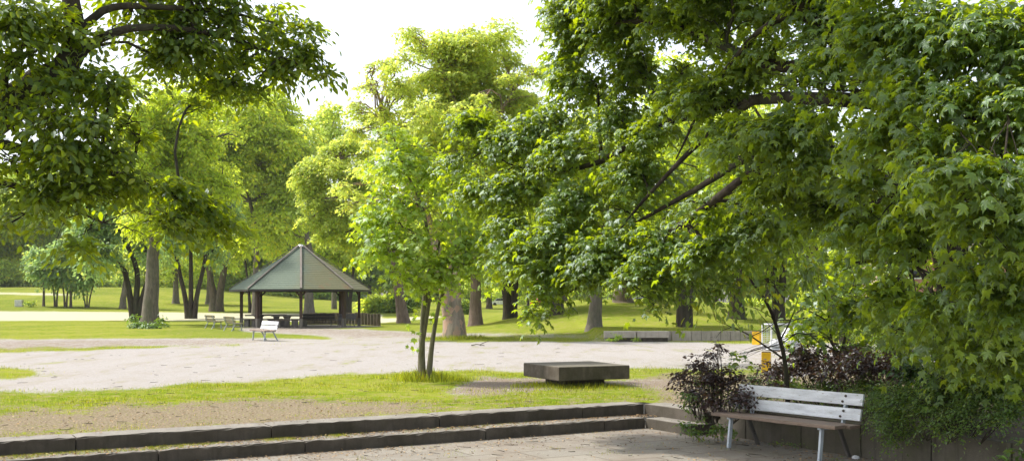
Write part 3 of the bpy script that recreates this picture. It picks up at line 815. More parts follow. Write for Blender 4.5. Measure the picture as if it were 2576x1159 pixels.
def block_seat(label, px, Y, rz, L):
    root = empty('block_seat', (TX(px, Y), Y, .01), rz, label=label, cat='seat', group='plank seats on concrete blocks')
    MB().box((0, 0, .47), (L, .36, .06)).build('seat_plank', M['plank_wood'], root, bevel=.008)
    for sx in (-1, 1): MB().box((sx * (L / 2 - .2), 0, .22), (.30, .32, .44)).build('block', M['table_concrete'], root, bevel=.01)
block_seat('plank seat on blocks beside the leftmost pavilion post', 631, 67.6, R(75), 1.3)
block_seat('plank seat on blocks between the two left pavilion posts', 662, 66.6, R(20), 1.35)
block_seat('plank seat on blocks behind the front concrete table', 696, 68.4, R(2), 1.2)
block_seat('plank seat on blocks at the foot of the front concrete table', 721, 65.5, R(4), 1.45)
block_seat('plank seat on blocks beside the middle pavilion posts', 752, 67.6, R(20), 1.0)
o = MB().box((0, 0, .4), (.22, .22, .8)).build('stone_pillar', M['table_concrete'], None, bevel=.01); o.location = (TX(767, 68.9), 68.9, 0)
tag(o, 'short concrete pillar at the left end of the black bench', 'pillar')

def palisade():
    root = empty('palisade_fence', (TX(860, 73), 73, 0), label='curved low fence of dark round timber posts behind the pavilion', cat='fence')
    n = 24
    for i in range(n):
        t = i / (n - 1); px = 768 + 184 * t; Y = 75.2 - 3.0 * t + 2.2 * math.sin(math.pi * t)
        x = TX(px, Y); h = .80 + random.uniform(-.03, .03)
        mb = MB(); mb.cyl((x - root.location.x, Y - root.location.y, float(H(x, Y)) + h / 2 - .1), .14, h + .2, 10)
        mb.build('post', M['palisade'], root, bevel=.012, smooth=False)
palisade()

# ------------------------------------------------------------------ far stone seats and wall
Yw = 43.6
def stone_seat(label, x0, x1):
    root = empty('stone_bench', (TX((x0 + x1) / 2, Yw - .35), Yw - .35, 0), label=label, cat='stone bench', group='stone benches below the mound')
    L = (x1 - x0) * Yw / F - .02
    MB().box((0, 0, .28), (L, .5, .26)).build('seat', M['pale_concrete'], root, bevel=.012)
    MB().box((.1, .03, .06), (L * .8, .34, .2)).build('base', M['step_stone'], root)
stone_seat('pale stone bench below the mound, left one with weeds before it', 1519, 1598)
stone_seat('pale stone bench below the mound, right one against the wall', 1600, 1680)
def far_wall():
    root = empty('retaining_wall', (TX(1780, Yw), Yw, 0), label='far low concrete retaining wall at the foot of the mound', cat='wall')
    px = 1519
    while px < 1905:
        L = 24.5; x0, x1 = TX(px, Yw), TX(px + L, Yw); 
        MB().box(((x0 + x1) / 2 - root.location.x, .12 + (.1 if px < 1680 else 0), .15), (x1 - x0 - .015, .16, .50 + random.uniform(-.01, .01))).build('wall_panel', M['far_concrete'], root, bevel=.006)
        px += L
far_wall()

# ------------------------------------------------------------------ yellow bollards, wire crate, cabinet
def bollard(label, px, py, rz, wd, h):
    g = G(px, py); root = empty('bollard', tuple(g), rz, label=label, cat='bollard', group='yellow painted bollards')
    MB().box((0, 0, h / 2 - .05), (wd, wd, h + .1)).build('shaft', M['yellow'], root, bevel=.008)
    MB().box((0, 0, h + .008), (wd * .96, wd * .96, .016)).build('cap', M['rust'], root, bevel=.004)
    return root
bollard('yellow bollard standing just behind the purple shrub', 1927, 937, R(-18), .20, .46)
b2 = bollard('yellow bollard farther back beside the wire crate', 1903, 866, R(-30), .27, .48)
MB().box((-.137, 0, .24), (.01, .2, .42)).build('white_side', M['far_white'], b2)  # white plate over most of the left face
def wire_crate():
    g = G(1968, 881); root = empty('wire_crate', tuple(g), R(8), label='white wire mesh crate filled with white sacks', cat='crate')
    W_, D_, H_ = 1.1, .8, .88
    fr = MB()
    for sx in (-1, 1):
        for sy in (-1, 1): fr.bar((sx * W_ / 2, sy * D_ / 2, 0), (sx * W_ / 2, sy * D_ / 2, H_), .035, .035)
    for z in (.06, H_):
        for sy in (-1, 1): fr.bar((-W_ / 2, sy * D_ / 2, z), (W_ / 2, sy * D_ / 2, z), .03, .03)
        for sx in (-1, 1): fr.bar((sx * W_ / 2, -D_ / 2, z), (sx * W_ / 2, D_ / 2, z), .03, .03)
    fr.build('frame', M['far_white'], root)
    for nm, ax in (('front', -1), ('back', 1)):
        mb = MB()
        for k in range(13): mb.bar((-W_ / 2, ax * D_ / 2, .1 + k * .062), (W_ / 2, ax * D_ / 2, .1 + k * .062), .006, .006)
        for k in range(7): mb.bar((-W_ / 2 + k * W_ / 6, ax * D_ / 2, .06), (-W_ / 2 + k * W_ / 6, ax * D_ / 2, H_), .008, .008)
        mb.build('mesh_panel', M['grey_metal'], root)
    for ax in (-1, 1):
        mb = MB()
        for k in range(13): mb.bar((ax * W_ / 2, -D_ / 2, .1 + k * .062), (ax * W_ / 2, D_ / 2, .1 + k * .062), .006, .006)
        for k in range(5): mb.bar((ax * W_ / 2, -D_ / 2 + k * D_ / 4, .06), (ax * W_ / 2, -D_ / 2 + k * D_ / 4, H_), .008, .008)
        mb.build('mesh_panel', M['grey_metal'], root)
    MB().box((0, 0, .05), (W_ - .04, D_ - .04, .03)).build('floor_panel', M['grey_metal'], root)
    for i, (x, y, z, s, lb) in enumerate(((.18, -.1, .3, .30, 'lumpy white sack at the bottom of the wire crate'), (-.2, .08, .22, .2, 'flat white sack low at the left of the wire crate'), (.25, .1, .56, .22, 'white sack on top of the others in the wire crate'))):
        bm = bmesh.new(); bmesh.ops.create_icosphere(bm, subdivisions=4, radius=1)
        for v in bm.verts:
            p = np.array([v.co[:]]) * 2.2 + i * 7; k = 1 + .45 * (float(vnoise(p)[0]) - .5) + .2 * (float(vnoise(p * 3)[0]) - .5)
            v.co = Vector((v.co.x * 1.1, v.co.y, v.co.z * .75)) * k * s
        me = bpy.data.meshes.new('sack'); bm.to_mesh(me); bm.free(); [setattr(p, 'use_smooth', True) for p in me.polygons]
        o = link('sack', me, M['sack'], None, label=lb, cat='sack', group='white sacks in the wire crate'); o.location = (g[0] + x, g[1] + y, g[2] + z)
wire_crate()
def cabinet():
    g = G(48, 771); s = g[1] / F
    root = empty('utility_cabinet', tuple(g), R(6), label='small pale square cabinet on the far left lawn', cat='cabinet')
    MB().box((0, 0, 8.5 * s), (18 * s, 12 * s, 17 * s)).build('body', M['box_white'], root, bevel=.02)
    for k in (-1, 1): MB().box((k * 4.3 * s, -6.2 * s, 8.5 * s), (8 * s, .04, 14 * s)).build('door', M['box_white'], root, bevel=.01)
cabinet()
def far_fence():
    Y = 230; x0, x1 = TX(765, Y), TX(945, Y)
    root = empty('field_fence', ((x0 + x1) / 2, Y, 0), label='long low grey fence at the far end of the field', cat='fence')
    h0 = float(H((x0 + x1) / 2, Y))
    n = 16
    for i in range(n):
        x = x0 + (x1 - x0) * i / (n - 1) - root.location.x
        MB().box((x, 0, h0 + .5), (.12, .12, 1.3)).build('post', M['grey_metal'], root)
    for z in (.25, .55, .85, 1.1): MB().box((0, .02, h0 + z), (x1 - x0, .06, .12)).build('rail', M['grey_metal'], root)
far_fence()
def car(label, px, py, Y, mat, rz=0.0):
    x = TX(px, Y); root = empty('parked_car', (x, Y, float(H(x, Y))), rz, label=label, cat='car', group='parked cars glimpsed beyond the mound')
    bm = bmesh.new()
    prof = [(-2.1, .35), (-2.12, .8), (-1.5, .95), (-.9, 1.42), (.7, 1.45), (1.35, .98), (2.05, .85), (2.1, .35)]
    rows = []
    for yy, k in ((-.85, .96), (-.88, 1), (.88, 1), (.85, .96)): rows.append([bm.verts.new((p[0] * k, yy * (1 if p[1] < 1.1 else .8), p[1])) for p in prof])
    for i in range(3):
        for j in range(len(prof)): q = (j + 1) % len(prof); bm.faces.new((rows[i][j], rows[i][q], rows[i + 1][q], rows[i + 1][j]))
    bm.faces.new(rows[0][::-1]); bm.faces.new(rows[3])
    bmesh.ops.recalc_face_normals(bm, faces=bm.faces)
    me = bpy.data.meshes.new('body'); bm.to_mesh(me); bm.free(); link('body', me, mat, root)
    for s in (-1, 1): MB().prism([(-1.25, 0), (1.1, 0), (.65, .38), (-.8, .38)], 0, .02).build('side_window', M['glass'], root).matrix_local = Matrix.Translation((0, s * .84, 1.0)) @ Matrix.Rotation(R(90 - 14 * s), 4, 'X')
    for sx in (-1.3, 1.3):
        for s in (-.8, .8): MB().cyl((sx, s, .32), .32, .2, 16, rot=Matrix.Rotation(R(90), 3, 'X')).build('wheel', M['tyre'], root)
car('white parked car glimpsed left of the double dark trunk', 1262, 757, 200, M['car_white'])
car('red parked car glimpsed between the far trunks', 1362, 757, 210, M['car_red'], .2)
car('white parked car seen over the mound crest', 1612, 757, 140, M['car_white'], -.1)
def stick(label, pts, r, name='fallen_branch'):
    g = G(*pts[0]); root = empty(name, tuple(g), label=label, cat='branch')
    p = [G(*q) - g + np.array([0, 0, .03 + .05 * (i % 2)]) for i, q in enumerate(pts)]
    pp, rr = limb(p, r, r * .5, 10, wob=.01); link('stem', tube_mesh('stem', [pp, np.array([pp[6], pp[6] + [.2, .1, .09], pp[6] + [.34, .1, .14]])], [rr, np.array([r * .6, r * .4, r * .3])], 5), M['bark_dark'], root)
stick('thin dark fallen branch lying on the gravel beyond the slab', [(1186, 869.5), (1200, 871), (1218, 870.6)], .022)

# ------------------------------------------------------------------ TREES
def vert_trunk(g, px1, py1, mids=()):
    """trunk at the depth of its ground point g, passing picture points"""
    Y = g[1]; pts = [g - np.array([0, 0, .25]), ]
    for m in mids: pts.append(P(m[0], m[1], Y))
    pts.append(P(px1, py1, Y)); return pts

# --- young twin-stemmed maple
def young_maple():
    g = G(1066, 957); Y = g[1]
    q = lambda *a: [P(x, y, Y + dy) for x, y, dy in a]
    tr = [([g + [-.05, 0, -.15]] + q((1060, 900, 0), (1062, 850, 0), (1066, 760, .05), (1082, 650, .1), (1062, 520, .0), (1015, 420, -.1), (985, 330, -.1)), .070, .010, .7),
          ([P(1064, 850, Y)] + q((1078, 760, .05), (1098, 640, .2), (1130, 500, .3), (1150, 380, .3)), .050, .010, 0),
          ([g + [.07, -.03, -.15]] + q((1085, 880, -.1), (1094, 820, -.1), (1110, 745, -.15), (1150, 660, -.2), (1215, 590, -.3), (1290, 540, -.3)), .052, .010, .6)]
    bl = [B(985, 330, Y, 42, 30, None, .8), B(1045, 370, Y, 70, 35), B(985, 415, Y - .3, 75, 40), B(1080, 430, Y, 85, 50), B(945, 490, Y - .3, 55, 38), B(1160, 440, Y + .3, 70, 50),
          B(1030, 510, Y - .5, 90, 45), B(1130, 530, Y, 95, 55), B(950, 565, Y - .4, 58, 38), B(1050, 590, Y - .6, 100, 45), B(1170, 600, Y - .3, 95, 42), B(1240, 600, Y - .3, 55, 40),
          B(975, 630, Y - .5, 62, 34), B(1080, 655, Y - .6, 95, 38), B(1190, 660, Y - .4, 70, 32), B(1010, 700, Y - .6, 36, 34), B(1100, 700, Y - .5, 75, 20)]
    ep = []
    for (x, y) in [(1040, 775), (1047, 790), (1035, 812), (1050, 830), (1042, 850), (1090, 800), (1120, 770), (1118, 790), (1038, 868), (1052, 875), (1095, 790), (1105, 740)]:
        for _ in range(3): ep.append(P(x + rng.normal(0, 5), y + rng.normal(0, 5), Y - .1 + rng.normal(0, .1)))
    ep = np.array(ep); n = len(ep)
    ex = (ep, norm(rng.normal(0, .5, (n, 3)) + [0, 0, -.5]), norm(rng.normal(0, .4, (n, 3)) + [0, -.5, .7]), .12 + .04 * rng.random(n))
    bl = [(b[0], b[1], b[2], b[3] * 1.15, b[4] * 1.15, b[5] * 1.12, b[6]) for b in bl] + [B(930, 530, Y, 45, 40), B(1240, 500, Y + .3, 60, 50), B(1255, 640, Y, 40, 25), B(940, 610, Y, 40, 25)]
    make_tree('young_maple', 'slender young maple with two thin stems and bright yellow green leaves', 'tree', g, tr, bl, M['maple_leaf_young'], M['bark_young'],
              dens=15, L=.55, nleaf=8, tmpl='maple_s', size=.15, twigs=.25, limb_r=.025, twig_r=.005, droop=.55, gap=.33, gapscale=.5, limb_from=.4, extra=ex)
young_maple()

# --- big maple overhanging from the right
def big_maple():
    Y = 10.6; base = P(2400, 1000, 12.9); base[2] = .05
    q = lambda *a: [P(x, y, yy) for x, y, yy in a]
    tr = [([base - [0, 0, .2]] + q((2400, 800, 12.5), (2385, 640, 11.8), (2330, 470, 11.0), (2240, 260, Y + .3), (2120, 110, Y + .6), (2020, 20, Y + .8), (1960, -120, Y + 1)), .19, .07, .4),
          (q((2380, 620, 11.7), (2270, 500, Y + .6), (2130, 400, Y + .9), (2000, 355, Y + 1.4), (1900, 385, Y + 1.8), (1760, 470, Y + 2.8), (1600, 560, Y + 3.6)), .10, .02, 0),
          (q((2240, 260, Y + .3), (2080, 250, Y + 1), (1900, 250, Y + 2), (1700, 300, Y + 3.2), (1480, 420, Y + 4.2), (1300, 420, Y + 5)), .085, .02, 0),
          (q((2130, 120, Y + .6), (1980, 170, Y + 1.4), (1850, 130, Y + 2), (1680, 60, Y + 3.), (1480, 60, Y + 4)), .08, .02, 0),
          (q((2382, 600, 11.6), (2460, 420, Y - .2), (2540, 200, Y - 1), (2600, 0, Y - 1.2)), .14, .05, 0),
          (q((2330, 470, Y), (2400, 380, Y - .8), (2440, 300, Y - 1.4)), .07, .02, 0),
          (q((2000, 355, Y + 1.4), (1880, 440, Y + 1.6), (1720, 560, Y + 2.6), (1560, 660, Y + 3.4), (1420, 740, Y + 3.8)), .06, .012, 0),
          (q((1900, 250, Y + 2), (1780, 340, Y + 2.6), (1640, 480, Y + 3.2), (1540, 600, Y + 3.6)), .045, .01, 0),
          (q((2020, 20, Y + .8), (1900, 90, Y + 1.4), (1780, 240, Y + 2.4), (1700, 400, Y + 3)), .045, .01, 0)]
    L1 = [(1600, -30, 14, 160, 60), (1850, -40, 12.5, 160, 60), (1790, 230, 13, 90, 60, 0, .7), (1940, 110, 12, 90, 50, 0, .8), (1700, 230, 13.4, 70, 50, 0, .7), (1440, 30, 15, 70, 75), (1440, 130, 15.2, 70, 60), (1560, 40, 14.5, 110, 80), (1700, 40, 13.5, 110, 75, 0, .85), (1480, 190, 15, 100, 70), (1600, 160, 14.4, 90, 70, 0, .85), (1720, 160, 13.8, 90, 60, 0, .85),
          (1190, 300, 16, 75, 32), (1260, 350, 15.8, 95, 50), (1180, 400, 16, 70, 45), (1370, 310, 15.4, 90, 60), (1450, 380, 15, 110, 60), (1540, 290, 14.6, 90, 60), (1640, 330, 14, 90, 50, 0, .85), (1600, 430, 14.2, 110, 50, 0, .85),
          (1210, 470, 15.6, 70, 45), (1310, 460, 15.3, 100, 55), (1440, 500, 14.8, 120, 60), (1570, 530, 14.2, 110, 55), (1290, 560, 15, 80, 50), (1400, 590, 14.5, 110, 55), (1520, 620, 14, 110, 50), (1300, 640, 15, 70, 50), (1390, 670, 14.4, 90, 35),
          (1490, 680, 14, 80, 22), (1360, 725, 14.2, 50, 30), (1345, 775, 14.1, 20, 26), (1660, 600, 13.6, 90, 55, 0, .85), (1620, 670, 13.4, 70, 25), (1650, 710, 13.3, 45, 20), (1645, 765, 13.2, 22, 12)]
    L2 = [(2060, -30, 11.5, 130, 70), (2100, 140, 10.8, 90, 50), (1830, 60, 12.8, 120, 70, 0, 1.2), (1960, 30, 12.4, 110, 60, 0, 1.2), (2080, 60, 11.4, 100, 80), (1880, 170, 12.6, 100, 50, 0, 1.2), (2000, 210, 11.2, 110, 60), (1850, 310, 11.6, 90, 38), (1900, 350, 11.2, 110, 40), (1990, 300, 10.8, 110, 55),
          (2120, 230, 10.2, 110, 70), (2060, 400, 10.8, 110, 50), (1960, 460, 11.8, 120, 40, 0, 1.2), (1800, 520, 12.8, 110, 50, 0, 1.2), (1930, 560, 12.6, 110, 45, 0, 1.2), (2080, 520, 11.5, 90, 60), (1790, 620, 13, 90, 50, 0, 1.2)]
    L3 = [(2200, 80, 9.6, 120, 90), (2330, 60, 9.2, 120, 90), (2460, 70, 8.8, 120, 90), (2590, 90, 8.6, 110, 120), (2190, 210, 9.6, 100, 70), (2310, 220, 9.0, 110, 80), (2440, 230, 8.6, 110, 80), (2560, 260, 8.4, 90, 100), (2220, 330, 9.4, 100, 60), (2350, 350, 8.6, 90, 55),
          (2400, 420, 8.0, 100, 45), (2520, 420, 7.9, 90, 80), (2470, 540, 8.2, 110, 70), (2580, 560, 8.2, 80, 110), (2180, 430, 10, 90, 60), (2330, 500, 9.4, 80, 50, 0, .85), (2260, 570, 9.8, 80, 55), (2170, 560, 10.4, 80, 60), (2150, 660, 10.6, 70, 55, 0, .85),
          (2300, 640, 9.6, 55, 70), (2345, 740, 9.4, 50, 70), (2240, 730, 10.2, 55, 50), (2430, 680, 9.0, 90, 70), (2540, 720, 8.8, 90, 90), (2400, 800, 10.4, 90, 50), (2510, 830, 10, 100, 60), (2450, 880, 10.6, 100, 30, 0, .85), (2270, 840, 10.9, 70, 35, 0, .85), (2560, 880, 10, 60, 40), (2340, 850, 12.4, 60, 40), (2430, 890, 12.2, 80, 40), (2530, 920, 11.6, 70, 45), (2260, 860, 12.8, 50, 30), (2400, 960, 11.9, 60, 20, 0, .85), (2300, 780, 12.6, 80, 60), (2480, 760, 12.4, 90, 60), (2150, 760, 13.2, 60, 30, 0, .85),
          (2700, 200, 8.5, 150, 200, 0, .85), (2720, 600, 8.5, 150, 200, 0, .85), (2300, -120, 9.5, 250, 120, 0, .85), (1800, -110, 13, 300, 100, 0, .85), (1500, -100, 15, 150, 90, 0, .85)]
    bl = [B(b[0], b[1], b[2], b[3], b[4], None, b[6] if len(b) > 6 else 1.0) for b in L1 + L2 + L3]
    bl += [(.4, 12.6, 7.4, 1.4, 1.4, .8, .6), (-1.0, 10.3, 6.9, 1.1, 1.2, .7, .8), (-.2, 11.0, 6.9, 1.1, 1.2, .7, .8), (.6, 11.5, 7.0, 1.1, 1.2, .7, .8), (-.2, 9.4, 6.8, 1.1, 1.2, .7, .8), (-.6, 12.2, 7.1, 1.1, 1.2, .7, .8), (.5, 10.2, 6.9, 1.0, 1.2, .7, .7), (4.2, 11.5, 7.8, 1.6, 2.0, .9, .3)]  # unseen crown lobes above the frame, added to shade the lower right
    make_tree('maple_tree', 'huge dark green maple overhanging the whole right side', 'tree', base, tr, bl, M['maple_leaf'], M['bark_dark'],
              dens=62, L=.48, nleaf=9, tmpl='maple', size=.13, twigs=.22, limb_r=.028, twig_r=.004, droop=.42, gap=.40, gapscale=.42, shell=.45, limb_from=.2, upn=.95, face=.45)
big_maple()

# --- left foreground hornbeam
def left_tree():
    Y = 10.2; base = P(-420, 1000, Y); base[2] = ZL
    q = lambda *a: [P(x, y, yy) for x, y, yy in a]
    tr = [([base - [0, 0, .2]] + q((-420, 900, Y), (-400, 700, Y), (-330, 480, Y - .2), (-150, 370, Y - .5), (0, 290, Y - .8), (90, 215, Y - .8), (165, 175, Y - .8), (190, 110, Y - .7), (178, 0, Y - .7), (165, -120, Y - .6)), .24, .05, .4),
          (q((165, 175, Y - .8), (240, 105, Y - .7), (335, 72, Y - .6), (480, 76, Y - .3), (620, 110, Y), (760, 165, Y + .1)), .045, .010),
          (q((180, 100, Y - .8), (230, 50, Y - .7), (290, 18, Y - .6), (420, 20, Y - .4), (560, 30, Y), (700, 60, Y + .2)), .042, .010),
          (q((-150, 370, Y - .5), (0, 362, Y - .9), (130, 400, Y - 1), (300, 440, Y - .8), (450, 500, Y - .5), (610, 565, Y - .2)), .05, .008),
          (q((-330, 480, Y - .2), (-100, 450, Y - .6), (30, 465, Y - .9), (110, 495, Y - .9), (260, 560, Y - .8)), .045, .008),
          (q((10, 280, Y - .8), (15, 200, Y - 1), (40, 150, Y - 1), (90, 130, Y - 1)), .03, .012),
          (q((-400, 700, Y), (-450, 300, Y), (-380, -100, Y)), .16, .08)]
    LB = [(340, -40, 9.9, 110, 45), (470, -35, 10.1, 110, 45), (590, -15, 10.3, 100, 40), (690, 15, 10.5, 85, 40), (760, 70, 10.5, 60, 40), (400, 150, 9.9, 70, 40, 0, .7), (30, 40, 9, 120, 90), (150, 60, 9.2, 100, 80), (270, 90, 9.4, 90, 70), (60, 150, 9, 120, 80), (190, 190, 9.2, 100, 70), (290, 220, 9.2, 75, 60), (330, 30, 9.8, 110, 45), (450, 30, 10, 110, 50), (570, 40, 10.2, 110, 55), (690, 70, 10.4, 85, 55), (770, 130, 10.4, 50, 45), (810, 175, 10.4, 32, 26),
          (480, 110, 10, 110, 45), (600, 140, 10.3, 100, 50), (700, 165, 10.4, 80, 40), (500, 190, 10.2, 60, 45, 0, .5), (570, 210, 10.3, 70, 40, 0, .8), (490, 260, 10.2, 34, 30, 0, .8), (640, 215, 10.3, 55, 22), (420, 100, 10, 80, 60, 0, .8),
          (20, 270, 9, 110, 80), (130, 280, 8.8, 100, 70), (240, 300, 8.9, 90, 60), (320, 310, 9.2, 60, 50), (40, 390, 9, 120, 70), (170, 380, 8.9, 110, 60), (290, 390, 9, 80, 45), (350, 340, 9.3, 36, 30), (80, 480, 9, 120, 60), (210, 470, 9, 110, 50), (330, 460, 9.2, 100, 42), (430, 470, 9.6, 90, 40), (500, 510, 9.8, 80, 36),
          (290, 530, 9.2, 110, 45), (420, 550, 9.5, 100, 35), (540, 560, 9.8, 80, 34), (620, 575, 10, 55, 20), (30, 560, 9, 90, 35, 0, .8), (150, 560, 9, 90, 45), (200, 610, 9, 55, 35), (560, 590, 9.9, 50, 22), (360, 590, 9.4, 55, 20),
          (-120, 100, 9, 130, 150, 0, .6), (-130, 400, 9, 130, 150, 0, .6), (150, -120, 9.5, 250, 90, 0, .5), (550, -90, 10.2, 200, 70, 0, .5), (-350, 0, 10, 200, 200, 0, .3)]
    bl = [B(b[0], b[1], b[2], b[3], b[4], None, b[6] if len(b) > 6 else 1.0) for b in LB]
    make_tree('hornbeam_tree', 'dark leafy hornbeam reaching in from the upper left', 'tree', base, tr, bl, M['hornbeam_leaf'], M['bark_dark'],
              dens=92, L=.36, nleaf=9, tmpl='oval', size=.080, twigs=.5, limb_r=.02, twig_r=.003, droop=.42, gap=.38, gapscale=.34, shell=.4, limb_from=.25, upn=.6, face=.5)
left_tree()

# --- elm-like small tree behind the purple shrubs with bare lower twigs
def small_elm():
    Y = 14.5; base = P(1985, 1000, Y); base[2] = .12
    q = lambda *a: [P(x, y, yy) for x, y, yy in a]
    tr = [([base - [0, 0, .2]] + q((1975, 920, Y), (1958, 840, Y), (1942, 790, Y), (1915, 740, Y), (1880, 690, Y), (1850, 600, Y - .2)), .032, .010, .2),
          (q((1945, 800, Y), (1948, 760, Y + .1), (1930, 700, Y), (1950, 600, Y), (1980, 520, Y)), .028, .008),
          (q((1968, 900, Y), (1925, 870, Y), (1880, 840, Y), (1840, 822, Y), (1800, 805, Y - .1)), .013, .003),
          (q((1840, 822, Y), (1815, 832, Y), (1800, 850, Y)), .005, .002), (q((1870, 835, Y), (1840, 800, Y), (1832, 780, Y)), .005, .002), (q((1925, 870, Y), (1890, 880, Y), (1870, 900, Y)), .006, .002),
          (q((1955, 840, Y), (1920, 800, Y), (1890, 760, Y + .2)), .006, .002), (q((1945, 800, Y), (1900, 775, Y), (1850, 765, Y)), .006, .002), (q((1960, 860, Y), (1990, 800, Y), (2010, 740, Y)), .012, .004)]
    LB = [(1700, 650, 13.4, 50, 28), (1760, 610, 13.4, 60, 30), (1830, 580, 13.4, 65, 32), (1900, 560, 13.5, 60, 30), (1720, 700, 13.3, 60, 30), (1800, 670, 13.3, 70, 35), (1880, 640, 13.4, 70, 38), (1960, 620, 13.6, 60, 40), (1780, 730, 13.3, 55, 25), (1850, 710, 13.3, 55, 30), (1930, 700, 13.5, 50, 30), (2010, 600, 13.6, 60, 50), (2030, 680, 13.7, 50, 40)]
    bl = [B(*b) for b in LB]
    make_tree('elm_sapling', 'thin stemmed small tree with glossy oval leaves and bare lower twigs', 'tree', base, tr, bl, M['elm_leaf'], M['bark_dark'],
              dens=26, L=.42, nleaf=9, tmpl='oval', size=.10, twigs=.5, limb_r=.014, twig_r=.003, droop=.9, gap=.3, gapscale=.36, limb_from=.5, upn=.5, face=.7)
    Y = 15.5; base = P(2110, 960, Y); base[2] = .12
    tr = [([base - [0, 0, .2]] + q((2108, 900, Y), (2092, 860, Y), (2085, 800, Y), (2070, 720, Y)), .026, .008, .2), (q((2108, 900, Y), (2125, 850, Y), (2128, 780, Y), (2150, 700, Y)), .022, .006)]
    LB = [(2040, 740, 15.4, 60, 35), (2110, 720, 15.6, 70, 40), (2180, 740, 15.6, 60, 40), (2020, 800, 15.3, 50, 25), (2090, 800, 15.5, 60, 30), (2160, 810, 15.6, 50, 30), (2060, 850, 15.3, 40, 16, 0, .6), (2130, 660, 15.8, 80, 40), (2040, 660, 15.8, 70, 40), (1880, 850, 14.2, 22, 12), (1860, 890, 14, 16, 22), (2020, 840, 15, 40, 30), (2000, 790, 15, 35, 25), (2060, 880, 15, 50, 18), (2200, 800, 15.6, 60, 50), (2170, 870, 15.4, 50, 30), (2240, 700, 15.8, 80, 60)]
    make_tree('maple_sapling', 'dark maple sapling standing between the wire crate and the feathery shrub', 'tree', base, tr, [B(b[0], b[1], b[2], b[3], b[4], None, b[6] if len(b) > 6 else 1) for b in LB], M['maple_leaf'], M['bark_dark'],
              dens=18, L=.4, nleaf=8, tmpl='maple_s', size=.12, twigs=.4, limb_r=.012, twig_r=.003, droop=.5, gap=.3, gapscale=.4, limb_from=.3)
small_elm()

# --- maples standing behind the big one at the right, closing the view
def backing_maple(label, px, Y, trunkr, blobs, lean=0, mat='maple_leaf'):
    base = P(px, 900, Y); base[2] = .05
    tr = [([base - [0, 0, .2], P(px + lean * .3, 760, Y), P(px + lean * .7, 600, Y), P(px + lean, 380, Y)], trunkr, trunkr * .4, .4)]
    make_tree('maple_tree', label, 'tree', base, tr, [B(*b) for b in blobs], M[mat], M['bark_dark'], dens=6, L=.7, nleaf=9, tmpl='maple_s', size=.17,
              twigs=.15, limb_r=.05, droop=.6, gap=.33, gapscale=.7, limb_from=.3, group='maples crowding behind the right shrubs')
backing_maple('maple with slanting trunk at the far right edge behind the leaves', 2545, 15, .14, [(2450, 300, 15, 180, 120), (2600, 500, 15, 160, 140), (2450, 560, 16, 160, 100), (2600, 760, 15, 120, 110), (2680, 250, 15, 150, 200), (2480, 820, 17, 130, 70)], 60)
backing_maple('maple crown filling the gap above the dark sapling', 2260, 21, .2, [(2150, 420, 21, 170, 100), (2300, 480, 21, 160, 110), (2130, 580, 21, 150, 80), (2280, 640, 20, 150, 80), (2380, 780, 19, 120, 70), (2050, 480, 22, 130, 90), (2230, 770, 20, 70, 50), (1980, 600, 22, 100, 60)], -20)
backing_maple('maple crown high behind the bare limbs of the huge maple', 2150, 30, .2, [(1800, 150, 26, 170, 110, None, .5), (1960, 120, 26, 170, 110, None, .5), (1750, 420, 26, 160, 100), (1900, 480, 25, 150, 90), (1650, 560, 27, 120, 80), (1840, 600, 26, 140, 60), (1700, 280, 27, 130, 90, None, .5), (2060, 330, 25, 150, 110), (1640, 650, 28, 110, 40)], -190)

